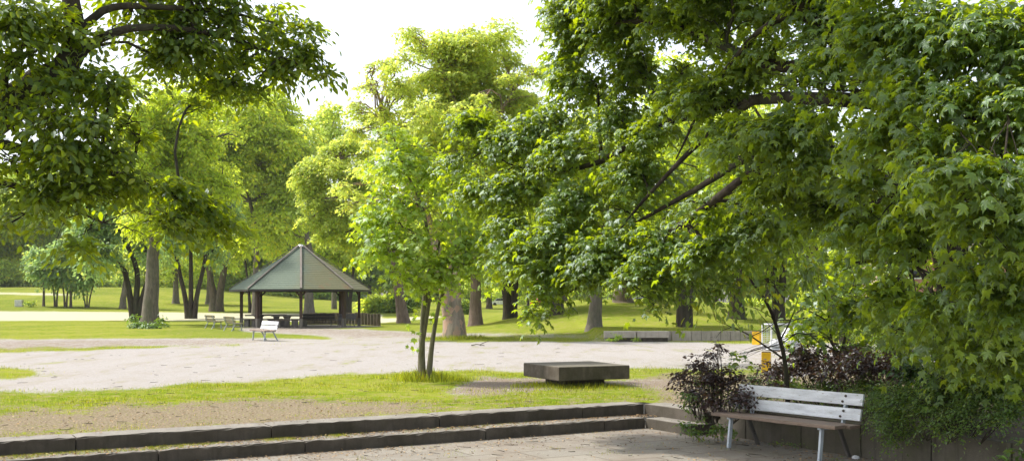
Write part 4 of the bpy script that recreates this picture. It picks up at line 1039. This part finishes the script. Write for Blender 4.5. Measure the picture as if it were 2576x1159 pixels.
# --- big yellow-green trees in the middle
def lime_trees():
    g = G(1142, 848); Y = g[1]
    tr = [([g - [0, 0, .3]] + [P(x, y, Y) for x, y in ((1140, 790), (1136, 730), (1150, 600), (1165, 450), (1150, 300), (1120, 180))], .49, .07, .25),
          ([P(1128, 790, Y - .2), P(1112, 700, Y - .3), P(1080, 560, Y), P(1010, 420, Y), P(960, 300, Y)], .28, .07),
          ([P(1150, 480, Y), P(1220, 350, Y), P(1290, 230, Y)], .16, .05)]
    LB = [(1050, 95, 60, 35), (1120, 80, 70, 36), (1190, 85, 60, 34), (1100, 130, 90, 34), (1210, 130, 45, 26), (960, 190, 50, 32), (1010, 165, 55, 30), (1000, 230, 60, 28), (1080, 200, 60, 30), (1140, 190, 60, 30), (1200, 200, 55, 30), (1270, 160, 55, 32), (1330, 175, 50, 30), (1300, 215, 60, 30), (1250, 240, 60, 34),
          (930, 270, 45, 30), (980, 290, 60, 32), (1060, 280, 60, 36), (1140, 270, 65, 36), (1210, 290, 60, 36), (1290, 290, 70, 50), (920, 340, 50, 34), (990, 360, 60, 36), (1080, 360, 70, 40), (1160, 370, 70, 40), (1240, 380, 80, 50), (1340, 300, 60, 60), (930, 420, 55, 40), (1010, 440, 60, 40), (1090, 460, 70, 50), (1180, 470, 80, 50), (1000, 540, 60, 45), (1120, 570, 90, 50), (1230, 560, 90, 60), (900, 500, 50, 40), (1090, 160, 110, 50), (1180, 160, 100, 50), (1010, 235, 90, 45), (1120, 235, 120, 50), (1240, 215, 100, 60), (960, 310, 80, 60), (1080, 330, 120, 60), (1200, 340, 110, 60)]
    bl = [(lambda b: (b[0], b[1] + rng.normal(0, 1.2), b[2], b[3], b[4] * 1.3, b[5], 1))(B(x, y, Y, rx, rz)) for x, y, rx, rz in LB]
    make_tree('plane_tree', 'tall yellow green tree with thick patchy pale trunk', 'tree', g, tr, ragged(bl, 3, .5) + crown_blobs(P(1130, 330, Y), 4.1, 5.0, 70, 91, lobe=.20, bottom=-1), M['lime_leaf'], M['bark_plane'],
              dens=10.5, L=.7, nleaf=9, tmpl='palm', size=.20, limb_r=.05, droop=.35, gap=.27, gapscale=.9, shell=.6, upn=.7, face=.5, twigs=.1, twig_r=.012, sides=12)
    g = G(1015, 812); Y = g[1]; base = g
    tr = [([g - [0, 0, .3]] + [P(x, y, Y) for x, y in ((1008, 770), (1000, 715), (985, 620), (930, 540), (870, 460), (850, 400))], .42, .09, .5)]
    LB = [(790, 410, 45, 34), (840, 390, 55, 34), (900, 380, 55, 32), (780, 460, 40, 34), (830, 450, 60, 36), (900, 450, 60, 40), (790, 515, 45, 34), (850, 520, 60, 34), (920, 530, 55, 40), (830, 570, 60, 26), (900, 590, 50, 30), (780, 560, 30, 22)]
    bl = [B(x, y, Y, rx, rz * 1.15) for x, y, rx, rz in LB]
    make_tree('maple_tree', 'lime green tree with reddish leaning trunk right of the timber fence', 'tree', base, tr, ragged(bl), M['lime_leaf'], M['bark_red'],
              dens=15, L=.9, nleaf=9, tmpl='palm', size=.26, limb_r=.08, droop=.4, gap=.33, gapscale=1.2, shell=.6, upn=.7, face=.5)
lime_trees()

# --- park trees, each with its own trunk and crown
def park_tree(label, px, py, top, rx, cz0, cz1, leaf, bark, tr_r, seed, nb=16, stems=1, lean=0, size=None, dens=None, group='park trees around the meadow', name='park_tree', flare=.5, cx=None, Yb=None, spread=30, gap=.44, lobe=.29, z0=None):
    """crown spans picture rows cz0 (top) to cz1 (bottom), half width rx, trunk base at px,py"""
    g = G(px, py) if Yb is None else np.array([TX(px, Yb), Yb, float(H(TX(px, Yb), Yb))])
    py = pix(*g)[1]; Y = g[1]; s = Y / F; cx = px + lean if cx is None else cx
    c = P(cx, (cz0 + cz1) / 2, Y); hz = (cz1 - cz0) / 2 * s
    tr = []
    for k in range(stems):
        o = (k - (stems - 1) / 2) * spread
        tr.append(([g - [0, 0, .3] + [o * .18 * s, 0, 0], P(px + o * .45 + lean * .3, py - (py - cz1) * .6, Y), P(px + o + lean * .8, cz1 - (cz1 - cz0) * .15, Y), P(cx + o * 1.3, (cz0 + cz1) / 2, Y), P(cx + o, cz0 + (cz1 - cz0) * .15, Y)], tr_r / (1 + .35 * (stems - 1)), tr_r * .15, flare))
    bl = crown_blobs(c, rx * s, hz, int(nb * 2.3), seed, lobe=lobe)
    sz = size or max(.18, 9.0 * s)
    return make_tree(name, label, 'tree', g, tr, bl, M[leaf], M[bark], dens=dens or 0.92 / sz ** 1.55, L=sz * 3.4, nleaf=8, tmpl='rhomb', size=sz * 1.15,
                     limb_r=tr_r * .3, droop=.4, gap=gap, gapscale=rx * s * .2, shell=.72, upn=.3, face=.7, group=group)
GT = 'park trees around the meadow'
park_tree('tall tree with thick straight pale trunk rising from an ivy clump', 376, 818, 100, 175, 150, 650, 'mid_leaf', 'bark_grey', .52, 11, 24, lean=20, cx=430)
park_tree('dark several stemmed tree left of the straight pale trunk', 343, 806, 300, 105, 420, 715, 'teal_leaf', 'bark_dark', .5, 12, 16, stems=3, spread=34, cx=300)
park_tree('forked dark tree whose stems rise left of the two olive benches', 480, 801, 300, 110, 400, 705, 'teal_leaf', 'bark_dark', .42, 13, 16, stems=3, spread=34)
park_tree('stout tree with wide low limbs behind the olive benches', 544, 783, 300, 110, 440, 690, 'mid_leaf', 'bark', .7, 14, 16, stems=2, spread=46, flare=.8)
park_tree('tall pale green tree rising behind the left side of the pavilion', 643, 790, 100, 175, 185, 650, 'mid_leaf', 'bark_grey', .4, 15, 26, cx=610)
park_tree('slim dark tree whose crooked limbs show above the left roof slope', 632, 786, 300, 80, 480, 690, 'mid_leaf', 'bark_dark', .25, 16, 13, stems=2, spread=30)
park_tree('tall tree with mottled trunk standing behind the pavilion', 777, 789, 200, 105, 300, 670, 'pale_leaf', 'bark_grey', .55, 17, 17, cx=720)
park_tree('twin stemmed dark tree behind the right pavilion posts', 876, 787, 300, 70, 560, 720, 'mid_leaf', 'bark_dark', .35, 18, 10, stems=2, spread=22)
park_tree('narrow wispy tree against the white sky in the gap', 840, 777, 200, 55, 225, 480, 'pale_leaf', 'bark_grey', .3, 19, 14, gap=.52, group='far trees behind the pavilion', cx=835)
park_tree('rough barked tree just right of the patchy pale trunk', 1196, 818, 300, 130, 330, 735, 'mid_leaf', 'bark_red', .40, 21, 12)
park_tree('tree of two dark trunks on the left shoulder of the mound', 1283, 800, 400, 120, 300, 750, 'pale_leaf', 'bark_dark', .5, 22, 12, stems=2, spread=24)
park_tree('thin dark tree on the mound left of a near twin', 1328, 772, 400, 80, 380, 730, 'mid_leaf', 'bark_dark', .25, 23, 9)
park_tree('thin reddish tree on the mound right of a near twin', 1346, 771, 400, 80, 360, 720, 'dark_leaf', 'bark_red', .3, 24, 9)
park_tree('dark trunk tree on the mound behind the drooping maple tip', 1402, 790, 400, 140, 280, 720, 'mid_leaf', 'bark_dark', .4, 25, 10)
park_tree('tree with bent rough trunk in the middle of the mound', 1494, 822, 400, 190, 180, 715, 'mid_leaf', 'bark_grey', .33, 26, 13, cx=1520, lean=14)
park_tree('stout tree with forking trunk on the right of the mound', 1722, 822, 300, 200, 150, 725, 'mid_leaf', 'bark_dark', .42, 27, 14, stems=2, spread=26, flare=.5)
park_tree('straight dark trunk tree where mound meets sunny lawn', 1853, 801, 300, 150, 250, 715, 'mid_leaf', 'bark_dark', .45, 28, 13)
park_tree('tree with two dark trunks behind the bare twigs at right', 1958, 804, 300, 120, 450, 715, 'dark_leaf', 'bark_dark', .36, 29, 13, stems=2, spread=24)
park_tree('tree with a distant brown trunk on top of the mound', 1566, 760, 400, 90, 560, 735, 'mid_leaf', 'bark', .7, 30, 10, group='far trees beyond the mound')
# ivy-like green along the bent trunk
# far row at the left
for i, (px, py, lbl) in enumerate(((110, 770, 'slender tree nearest the pale cabinet in the far left row'), (140, 771, 'small tree with two diverging stems in the far left row'), (165, 772, 'small tree with thin crossed stems in the far left row'),
                                   (178, 773, 'thicker trunked small tree in the middle of the far left row'), (219, 773, 'three stemmed small tree ending the far left row'))):
    park_tree(lbl, px, py, 0, 42, 610, 722 + i, 'teal_leaf', 'bark', .17, 40 + i, 8, stems=(1, 2, 2, 1, 3)[i], spread=18, group='small trees in the far left row', lobe=.5)
park_tree('lone leaning trunk tree on the sunny far meadow', 308, 776, 0, 60, 600, 700, 'pale_leaf', 'bark_grey', .4, 46, 8, lean=14, group='small trees in the far left row')
park_tree('pale trunk tree standing highest on the far meadow', 442, 763, 0, 70, 590, 715, 'pale_leaf', 'bark_grey', .5, 47, 9, group='small trees in the far left row')
park_tree('grey trunk tree just behind the stout wide limbed tree', 528, 765, 0, 70, 580, 710, 'mid_leaf', 'bark_grey', .6, 48, 9, group='small trees in the far left row')

# taller backdrop trees (each its own), placed far
far = [(-60, 760, 170, 400, 700, 'mid_leaf', 'leafy tree at the far left edge behind the hornbeam'), (110, 757, 150, 460, 700, 'pale_leaf', 'pale tree beyond the far left row'), (260, 756, 150, 400, 690, 'mid_leaf', 'broad tree beyond the meadow behind the dark stems'),
       (480, 757, 150, 260, 700, 'pale_leaf', 'tall pale tree beyond the meadow above the wide limbed tree'), (690, 757, 110, 380, 740, 'dark_leaf', 'dark tree at the field end left of the roof apex'), (820, 760, 100, 480, 745, 'dark_leaf', 'dark tree at the field end seen through the pavilion'),
       (930, 762, 80, 520, 740, 'dark_leaf', 'dense tree behind the right roof slope'), (1060, 768, 90, 540, 745, 'mid_leaf', 'mid green tree behind the young maple crown'), (1230, 762, 90, 480, 745, 'pale_leaf', 'pale drooping tree behind the rough barked trunk'),
       (1420, 757, 120, 480, 735, 'mid_leaf', 'tree beyond the mound behind the drooping leaves'), (1640, 757, 120, 500, 735, 'pale_leaf', 'tree beyond the mound left of the forking trunk'), (1800, 764, 120, 500, 745, 'pale_leaf', 'sunlit tree beyond the lawn right of the forking trunk'),
       (1930, 768, 120, 480, 760, 'lime_leaf', 'sunlit tree beyond the lawn behind the bare twigs'), (2090, 775, 130, 480, 780, 'mid_leaf', 'tree beyond the lawn behind the dark sapling'), (2300, 785, 150, 430, 790, 'mid_leaf', 'tree beyond the lawn behind the hanging maple curtain'), (2520, 790, 150, 430, 800, 'dark_leaf', 'tree beyond the lawn at the far right edge')]
for i, (px, py, rx, c0, c1, lf, lb) in enumerate(far):
    park_tree(lb, px, 0, 0, rx, c0, c1, lf, 'bark', .5, 60 + i, 13, group='trees bordering the park', lobe=.42, gap=.36, Yb=(236 + 6 * (i % 3)) if px < 1150 else (150 + 8 * (i % 3)))

# ------------------------------------------------------------------ shrubs
def shrub(name, label, base, blobs, leaf, dens, L, nleaf, size, tmpl='rhomb', stems=12, cat='shrub', group=None, stem_r=.008, bark='bark_dark', **kw):
    root = empty(name, tuple(base), label=label, cat=cat, group=group)
    pos, tip, nrm, sz, tw = sprays([tuple(b) for b in blobs], dens, L, nleaf, size=size, **kw)
    k = rng.random(len(tw)) < .5
    ps = list(tw[k] - np.array(root.location)); rs = [np.linspace(stem_r * .35, stem_r * .15, 4)] * len(ps)
    for b in blobs:
        for _ in range(max(1, stems // len(blobs))):
            c = np.array(b[:3]) + rng.normal(0, .35, 3) * np.array(b[3:6]); b0 = np.array([b[0] * .7 + base[0] * .3, b[1] * .7 + base[1] * .3, base[2] - .05])
            p = smooth_path([b0, (b0 + c) / 2 + rng.normal(0, .04, 3), c], 4); ps.append(p - np.array(root.location)); rs.append(np.linspace(stem_r, stem_r * .4, 4))
    link('stems', tube_mesh('stems', ps, rs, 4), M[bark], root)
    link('foliage', leaf_mesh('foliage', pos - np.array(root.location), tip, nrm, sz, tmpl), M[leaf], root)
    return root
q = lambda L: [B(*b) for b in L]
g0 = P(1810, 1010, 14.6); g0[2] = .02
shrub('barberry_shrub', 'dark purple barberry shrub left of the large white bench', g0,
      q([(1725, 940, 15, 35, 40), (1760, 920, 15, 45, 35), (1740, 985, 14.8, 45, 30), (1800, 950, 14.8, 50, 45), (1800, 1005, 14.4, 55, 30), (1850, 950, 14.8, 50, 35), (1860, 1000, 14.3, 55, 35), (1920, 960, 14.6, 55, 30), (1790, 890, 15, 22, 22), (1810, 870, 15, 14, 18)]),
      'purple_leaf', 80, .3, 9, .058, 'oval', 50, droop=.15, gap=.32, gapscale=.2, shell=.3, upn=.5)
shrub('low_shrub', 'low dark green shrub mixed into the foot of the purple barberry', P(1780, 1010, 14.5), q([(1740, 1000, 14.6, 40, 22), (1800, 985, 14.9, 60, 25), (1880, 1000, 14.6, 70, 30), (1960, 975, 14.8, 70, 30), (1900, 955, 15, 60, 25), (1760, 960, 15.1, 40, 25)]), 'creeper_leaf', 85, .24, 9, .042, 'oval', 20, droop=.2, gap=.3, gapscale=.2, shell=.3)
g0 = P(2200, 920, 14); g0[2] = .12
shrub('barberry_shrub', 'purple barberry shrub under the hanging maple leaves', g0, q([(2100, 925, 14.6, 75, 40), (2190, 915, 14.3, 75, 45), (2270, 905, 14, 70, 45), (2020, 920, 15.2, 70, 38), (1950, 930, 15.2, 50, 30), (2010, 880, 15.2, 50, 30, None, .8), (2060, 885, 15.2, 50, 26, None, .8), (2130, 890, 15.2, 50, 26)]),
      'purple_leaf', 110, .3, 9, .062, 'oval', 36, droop=.2, gap=.3, gapscale=.2, shell=.3, upn=.5)
shrub('low_shrub', 'dark green undergrowth filling the planter under the hanging maple', P(2380, 960, 13.5), q([(2300, 930, 13.6, 70, 50), (2380, 900, 13.6, 80, 60), (2460, 900, 13.2, 80, 70), (2540, 900, 12.8, 80, 80), (2420, 830, 13.8, 80, 50), (2530, 800, 13.6, 80, 60)]), 'shade_leaf', 80, .4, 9, .07, 'oval', 20, droop=.4, gap=.28, gapscale=.3, shell=.3)
g0 = P(2190, 900, 17); g0[2] = .1
shrub('feathery_shrub', 'bright yellow green feathery shrub right of the dark sapling', g0, q([(2150, 880, 17.5, 40, 40), (2200, 850, 17.5, 50, 40), (2250, 860, 17.5, 45, 40), (2190, 900, 17, 70, 30)]), 'feather_leaf', 60, .34, 12, .04, 'rhomb', 20, droop=.1, gap=.25, gapscale=.3, shell=.3)
# creeping green shrub that spills over the wall
Lc = [(1990, 975, 15.4, 70, 24, .3), (2090, 968, 15.0, 80, 26, .3), (2180, 965, 14.4, 80, 28, .3), (2215, 985, 13.4, 50, 24, .3), (2225, 1020, 12.9, 40, 24, .3), (2280, 990, 12.6, 80, 40), (2250, 1040, 12.4, 50, 24), (2330, 1020, 12.0, 70, 28), (2380, 980, 12.2, 90, 40),
      (2430, 1025, 11.6, 80, 30), (2500, 985, 11.7, 90, 46), (2540, 1030, 11.3, 80, 26), (2230, 1085, 12.35, 14, 34, .12, .9), (2270, 1075, 12.3, 20, 24, .12, .9), (2345, 1065, 11.8, 26, 16, .12, .6), (2420, 1075, 11.4, 34, 14, .12, .6), (2130, 985, 14.2, 40, 12, .2, .6)]
g0 = P(2300, 1040, 12.4); g0[2] = .1
shrub('creeping_shrub', 'low feathery green shrub spilling over the wall behind the bench', g0, q(Lc), 'creeper_leaf', 120, .5, 24, .036, 'rhomb', 60, droop=.3, gap=.25, gapscale=.25, shell=.4, wid=.09, upn=.9, face=.5)
# weeds
def weed(label, base, blobs, size=.05, dens=60, leaf='weed_leaf', L=.18, name='weed', tm='oval'):
    shrub(name, label, base, blobs, leaf, dens, L, 7, size, tm, 10, 'weed', None, .003, 'bark_young', droop=.2, gap=.2, gapscale=.15, shell=.2)
gw = G(1735, 1093, ZL)
weed('leafy weed clump growing where the steps meet the wall', gw, q([(1720, 1070, 14.9, 30, 24), (1745, 1085, 14.6, 34, 12), (1760, 1050, 14.9, 14, 34, None, .6), (1735, 1030, 15, 10, 22, None, .5)]), .055)
weed('dark ivy clump at the wall behind the left bench leg', G(1815, 1102, ZL), q([(1810, 1075, 14.55, 32, 20), (1840, 1085, 14.3, 22, 14), (1790, 1088, 14.5, 20, 10)]), .05, 90, 'creeper_leaf', name='ivy_clump')
weed('small weed under the middle of the white bench', G(1990, 1118, ZL), q([(1985, 1112, 13.9, 40, 7), (1945, 1110, 14.1, 16, 6)]), .035, 60, 'creeper_leaf')
weed('broad leaved weed in the lower right corner', G(2560, 1200, ZL), q([(2560, 1130, 11.0, 25, 40), (2520, 1150, 10.8, 30, 8)]), .08, 40)
weed('weed tuft beside the right front leg of the white bench', G(2090, 1170, ZL), q([(2100, 1150, 12.6, 26, 8)]), .03, 60)
gi = G(375, 826)
weed('ivy clump around the foot of the straight pale trunk', gi, q([(350, 815, gi[1] - .4, 28, 9, 1.0), (395, 816, gi[1] - .5, 30, 8, 1.0), (372, 818, gi[1] - 1.0, 34, 6, .8), (340, 800, gi[1], 14, 12, .5), (405, 803, gi[1], 14, 7, .5)]), .2, 9, 'creeper_leaf', .5, 'ivy_clump')
weed('tall grassy weeds in front of the left pale stone bench', G(1552, 858), q([(1553, 846, 42.6, 14, 12, .3), (1600, 851, 42.7, 10, 6, .2), (1535, 853, 42.6, 12, 5, .2)]), .08, 50, 'feather_leaf', .3)
weed('small round bush on the far left lawn by the cabinet', G(76, 772), q([(70, 762, G(76, 772)[1], 8, 9, 1.0), (82, 762, G(76, 772)[1], 8, 9, 1.0)]), .25, 5, 'dark_leaf', .6, 'bush')
gb = G(960, 790)
for lb, px, py, rr, hh, lf in (('large bright bush behind the timber post fence', 955, 786, 62, 40, 'mid_leaf'), ('dark bush behind the reddish leaning trunk', 1010, 786, 50, 50, 'dark_leaf'), ('dark bush between the pale and rough trunks', 1165, 790, 26, 34, 'dark_leaf'),
                            ('bushy growth at the field end left of the pavilion', 600, 763, 60, 26, 'dark_leaf'), ('bushy growth at the field end seen between pavilion posts', 700, 762, 60, 30, 'pale_leaf'), ('hedge like bush beyond the field right of centre posts', 830, 762, 70, 24, 'dark_leaf'),
                            ('rounded bushes covering the slope at the far left edge', 20, 727, 90, 60, 'pale_leaf'), ('rounded bush on the slope right of the far left row', 270, 735, 70, 40, 'pale_leaf'), ('bush mass below the far trees of the meadow', 480, 742, 80, 34, 'mid_leaf'),
                            ('bush beyond the mound crest right of the bent trunk', 1680, 762, 60, 24, 'mid_leaf'), ('low hedge beyond the sunny lawn', 1800, 770, 70, 18, 'pale_leaf'), ('bush beyond the sunny lawn at right', 1900, 770, 70, 30, 'mid_leaf'), ('bush beyond the lawn behind the dark sapling', 2080, 778, 80, 40, 'mid_leaf'), ('bush filling the view under the maple at far right', 2420, 830, 160, 60, 'dark_leaf')):
    if py > 775: g = G(px, py)
    else: Yb = 228 if px < 1150 else 138; g = np.array([TX(px, Yb), Yb, float(H(TX(px, Yb), Yb))])
    s = g[1] / F
    bl = [(g[0] + random.uniform(-1, 1) * rr * s * .8, g[1] + random.uniform(-1, 1) * rr * s * .3, g[2] + hh * s * random.uniform(.3, .75), rr * s * .42, rr * s * .4, hh * s * .5) for _ in range(9)]
    sz = max(.12, 7 * s)
    shrub('bush', lb, g, bl, lf, 1.5 / sz ** 1.55, sz * 3.2, 8, sz * 1.1, 'rhomb', 9, 'bush', 'bushes along the park edges', .02, droop=.3, gap=.3, gapscale=rr * s * .2, shell=.5)

# far woodland mass that closes the horizon behind everything
def woodland():
    out = []
    for px in range(-1200, 3800, 75):
        Y = 300 + 40 * math.sin(px * .01) + random.uniform(-15, 15); x = TX(px, Y); z = float(H(x, Y)); h = random.uniform(13, 21) if px < 2800 else 22
        if 640 < px < 1380: h *= .8
        for _ in range(4): out.append((max(-262, min(262, x + random.uniform(-5, 5))), Y + random.uniform(-4, 6), z + h * random.uniform(.15, .75), 6.5, 5, h * .3))
    pos, tip, nrm, sz, tw = sprays(out, .55, 3.2, 8, size=1.1, gap=.22, gapscale=2.5, shell=.7, droop=.3)
    link('far_woodland', leaf_mesh('far_woodland', pos, tip, nrm, sz, 'rhomb'), M['mid_leaf'], None, kind='stuff', label='distant wood closing the view beyond the park', cat='woodland')
woodland()
def brick_house():
    Y = 95; x = TX(2470, Y); root = empty('brick_house', (x, Y, 0), label='red brick building glimpsed through leaves at far right', cat='house')
    MB().box((0, 4, 3), (16, 8, 6)).build('wall', M['brick'], root)
    mb = MB(); mb.prism([(-4.6, 0), (4.6, 0), (0, 3)], 0, 16.8); r_ = mb.build('roof', M['rust'], root); r_.matrix_local = Matrix.Translation((-8.4, 4, 6.01)) @ Matrix.Rotation(R(90), 4, 'Z') @ Matrix.Rotation(R(90), 4, 'X')
    for i in range(5):
        for z in (1.6, 4.3):
            wn = MB().box((-6 + i * 3, -.03, z), (1.2, .08, 1.4)).build('window', M['far_white'], root); MB().box((-6 + i * 3, -.08, z), (1.0, .04, 1.2)).build('pane', M['glass'], wn)
brick_house()

# ------------------------------------------------------------------ grass, litter, flowers (uncountable)
def scatter_px(n, y0, y1, x0=-150, x1=2725, z=0.0):
    px = rng.uniform(x0, x1, n); py = rng.uniform(y0, y1, n); Y = (EYE - z) * F / (py - HZ)
    return (px - 1287.5) * Y / F, Y
def plaza_side(X, Y):
    qv = np.stack([X, Y], 1) - C0; return qv @ nv, qv @ tv
def blades(name, X, Y, Z, h, label, spread=.35):
    n = len(X); pos = np.stack([X, Y, Z], 1)
    tip = norm(np.stack([rng.normal(0, spread, n), rng.normal(0, spread, n), np.ones(n)], 1)); nrm = norm(np.stack([rng.normal(0, 1, n), rng.normal(0, 1, n), np.full(n, .3)], 1))
    link(name, leaf_mesh(name, pos, tip, nrm, h, 'blade'), M['grass_blade'], None, kind='stuff', label=label, cat='grass')
def grass():
    X, Y = scatter_px(520000, 850, 1112)
    u, v_ = plaza_side(X, Y); ok = (u < -.42) | (v_ > .6)
    X, Y = X[ok], Y[ok]
    g, d, s = masks(X + rng.normal(0, .16, len(X)), Y + rng.normal(0, .45, len(X)))
    dn = fbm2(X * 1.3, Y * 1.3) + .5; df = fbm2(X * 5, Y * 5) + .5
    px, py = pix(X, Y)
    pr = np.where(g > .5, np.where(df > .68, .07, .006), np.where(d > .5, np.where(df > .6, .12, .02), np.clip((dn - .36) * 2.0 + (df - .5) * 1.6 + .12, .03, 1)))
    pr = np.where((px > 1700) & (py > 930), pr * .2, pr)
    k = rng.random(len(X)) < pr * .72
    X, Y, dn, g = X[k], Y[k], dn[k], g[k]
    h = (.025 + .055 * np.clip(dn - .2, 0, 1)) * (.6 + .8 * rng.random(len(X))) * np.where(g > .5, .6, 1) * np.clip(Y / 18, .8, 1.6)
    blades('grass', X, Y, H(X, Y) - .005, h, 'short patchy grass on the upper ground')
    # lush tufts: around the young maple, the slab and the plane tree
    cs = [(1066, 957, .45, 420, .24), (1085, 957, .8, 700, .16), (1040, 950, .9, 700, .12), (1130, 955, .8, 500, .09), (1400, 972, .9, 700, .10), (1480, 975, .8, 600, .09), (1340, 970, .5, 250, .09), (550, 972, .8, 500, .07), (1142, 852, 1.3, 700, .16), (1190, 850, .7, 300, .2), (1500, 975, 1.2, 500, .08), (1320, 985, 1.5, 700, .07)]
    xs, ys, hs = [], [], []
    for px, py, r, n, hh in cs:
        g_ = G(px, py); r_ = r * np.sqrt(rng.random(n)); a = rng.random(n) * 6.283
        xs.append(g_[0] + r_ * np.cos(a)); ys.append(g_[1] + r_ * np.sin(a) * .7); hs.append(hh * (.4 + .8 * rng.random(n)) * (1.2 - r_ / r * .6))
    X = np.concatenate(xs); Y = np.concatenate(ys); hs = np.concatenate(hs)
    blades('tall_grass', X, Y, H(X, Y), hs * 1.2, 'taller grass tufts around trunks and the stone slab', .3)
grass()
def litter():
    X, Y = scatter_px(40000, 1030, 1230, z=ZL); u, v_ = plaza_side(X, Y)
    near_wall = np.exp(-np.abs(u - .45) * 2.2) + np.exp(-np.abs(v_ + .1) * 1.3); c = fbm2(X * 1.6, Y * 1.6) + .5
    k = (u > .46) & (v_ < .1) & ~((v_ > -.33) & (u < 1.6)) & (rng.random(len(X)) < (.07 + 1.4 * near_wall) * np.clip(c * 1.6 - .4, .05, 1))
    X, Y = X[k], Y[k]; Z = np.full(len(X), ZL + .008)
    a = rng.uniform(-11, 0, 2600); b = .06 + .36 * rng.random(2600) ** 1.7; p = C0 + a[:, None] * tv + b[:, None] * nv
    X = np.concatenate([X, p[:, 0]]); Y = np.concatenate([Y, p[:, 1]]); Z = np.concatenate([Z, np.full(2600, -.148)])
    X2, Y2 = scatter_px(6000, 990, 1110); u2, _ = plaza_side(X2, Y2); g, d, s = masks(X2, Y2); k = (u2 < -.1) & ((d > .5) | (rng.random(6000) < .2)); X2, Y2 = X2[k], Y2[k]
    X = np.concatenate([X, X2]); Y = np.concatenate([Y, Y2]); Z = np.concatenate([Z, np.full(len(X2), .018)])
    n = len(X); tip = norm(np.stack([rng.normal(0, 1, n), rng.normal(0, 1, n), rng.normal(0, .15, n)], 1)); nrm = norm(np.stack([rng.normal(0, .3, n), rng.normal(0, .3, n), np.ones(n)], 1))
    link('leaf_litter', leaf_mesh('leaf_litter', np.stack([X, Y, Z], 1), tip, nrm, .018 + .03 * rng.random(n), 'rhomb'), M['litter'], None, kind='stuff', label='dead leaves and crumbs on paving and steps', cat='leaf litter')
    # twigs
    X, Y = scatter_px(260, 1075, 1200, z=ZL); u, v_ = plaza_side(X, Y); k = (u > .6) & (v_ < -.1); X, Y = X[k], Y[k]; Z = np.full(len(X), ZL + .01)
    X2, Y2 = scatter_px(420, 866, 1100); u, v_ = plaza_side(X2, Y2); k = u < -.5; X = np.concatenate([X, X2[k]]); Y = np.concatenate([Y, Y2[k]]); Z = np.concatenate([Z, np.full(k.sum(), .02)])
    ps, rs = [], []
    for x, y, z in zip(X, Y, Z):
        a = random.uniform(0, 6.28); L = random.uniform(.05, .2); d = np.array([math.cos(a), math.sin(a), 0]) * L
        ps.append(np.array([[x, y, z], np.array([x, y, z]) + d * .5 + rng.normal(0, .01, 3) * [1, 1, .2], np.array([x, y, z]) + d])); rs.append(np.array([.004, .0035, .002]))
    link('fallen_twigs', tube_mesh('fallen_twigs', ps, rs, 4), M['bark_dark'], None, kind='stuff', label='thin dark twigs scattered over paving and gravel', cat='twigs')
    # moss and little tufts on the lower tread and in paving joints
    a = np.concatenate([rng.uniform(-10.5, -5.0, 9000), rng.uniform(-6, -2, 1500)]); b = .05 + .30 * rng.random(len(a)) ** 1.3; k = fbm2(a * 2.2, b * 6) > -.03; a, b = a[k], b[k]
    p = C0 + a[:, None] * tv + b[:, None] * nv
    X, Y = scatter_px(16000, 1075, 1200, z=ZL); u, v_ = plaza_side(X, Y); k = (u > .5) & (v_ < -.4) & (fbm2(X * 1.7, Y * 1.7 + 9) > .14); X, Y = X[k], Y[k]
    XX = np.concatenate([p[:, 0], X]); YY = np.concatenate([p[:, 1], Y]); ZZ = np.concatenate([np.full(len(p), -.157), np.full(len(X), ZL)])
    blades('moss', XX, YY, ZZ, .018 + .022 * rng.random(len(XX)), 'yellow green moss tufts on the lower tread and paving', .7)
    # small white clover heads
    X, Y = scatter_px(900, 850, 1040); u, v_ = plaza_side(X, Y); g, d, s = masks(X, Y); k = (u < -.5) & (g < .5) & (d < .5) & (fbm2(X * .8, Y * .8) > .02); X, Y = X[k], Y[k]; n = len(X)
    link('clover_flowers', leaf_mesh('clover_flowers', np.stack([X, Y, H(X, Y) + .05], 1), norm(rng.normal(size=(n, 3))), norm(np.array([0, 0, 1.]) + rng.normal(0, .3, (n, 3))), .022 * np.ones(n), 'palm'), M['flower'], None, kind='stuff', label='tiny white clover flowers in the grass', cat='flowers')
litter()
def paper():
    g = G(2152, 1153, ZL); bm = bmesh.new(); bmesh.ops.create_icosphere(bm, subdivisions=3, radius=.04)
    for v in bm.verts: v.co *= 1 + .6 * (random.random() - .5); v.co.z = max(v.co.z * .6, -.02)
    me = bpy.data.meshes.new('paper'); bm.to_mesh(me); bm.free()
    o = link('crumpled_paper', me, M['far_white'], None, label='crumpled white paper on the paving by the bench', cat='litter'); o.location = (g[0], g[1], ZL + .02)
paper()
def haze():
    mb = MB(); mb.box((0, 240, 17), (560, 640, 38))
    o = mb.build('haze', None, None, kind='stuff', label='thin pale summer haze over the far meadow', cat='haze')
    m, n, out = newmat('haze'); v = N(n, 'VolumePrincipled'); v.inputs['Density'].default_value = .00012; v.inputs['Color'].default_value = (.95, .97, 1, 1)
    n.links.new(v.outputs[0], out.inputs['Volume']); o.data.materials.append(m)
haze()
print('verts', sum(len(m.vertices) for m in bpy.data.meshes))
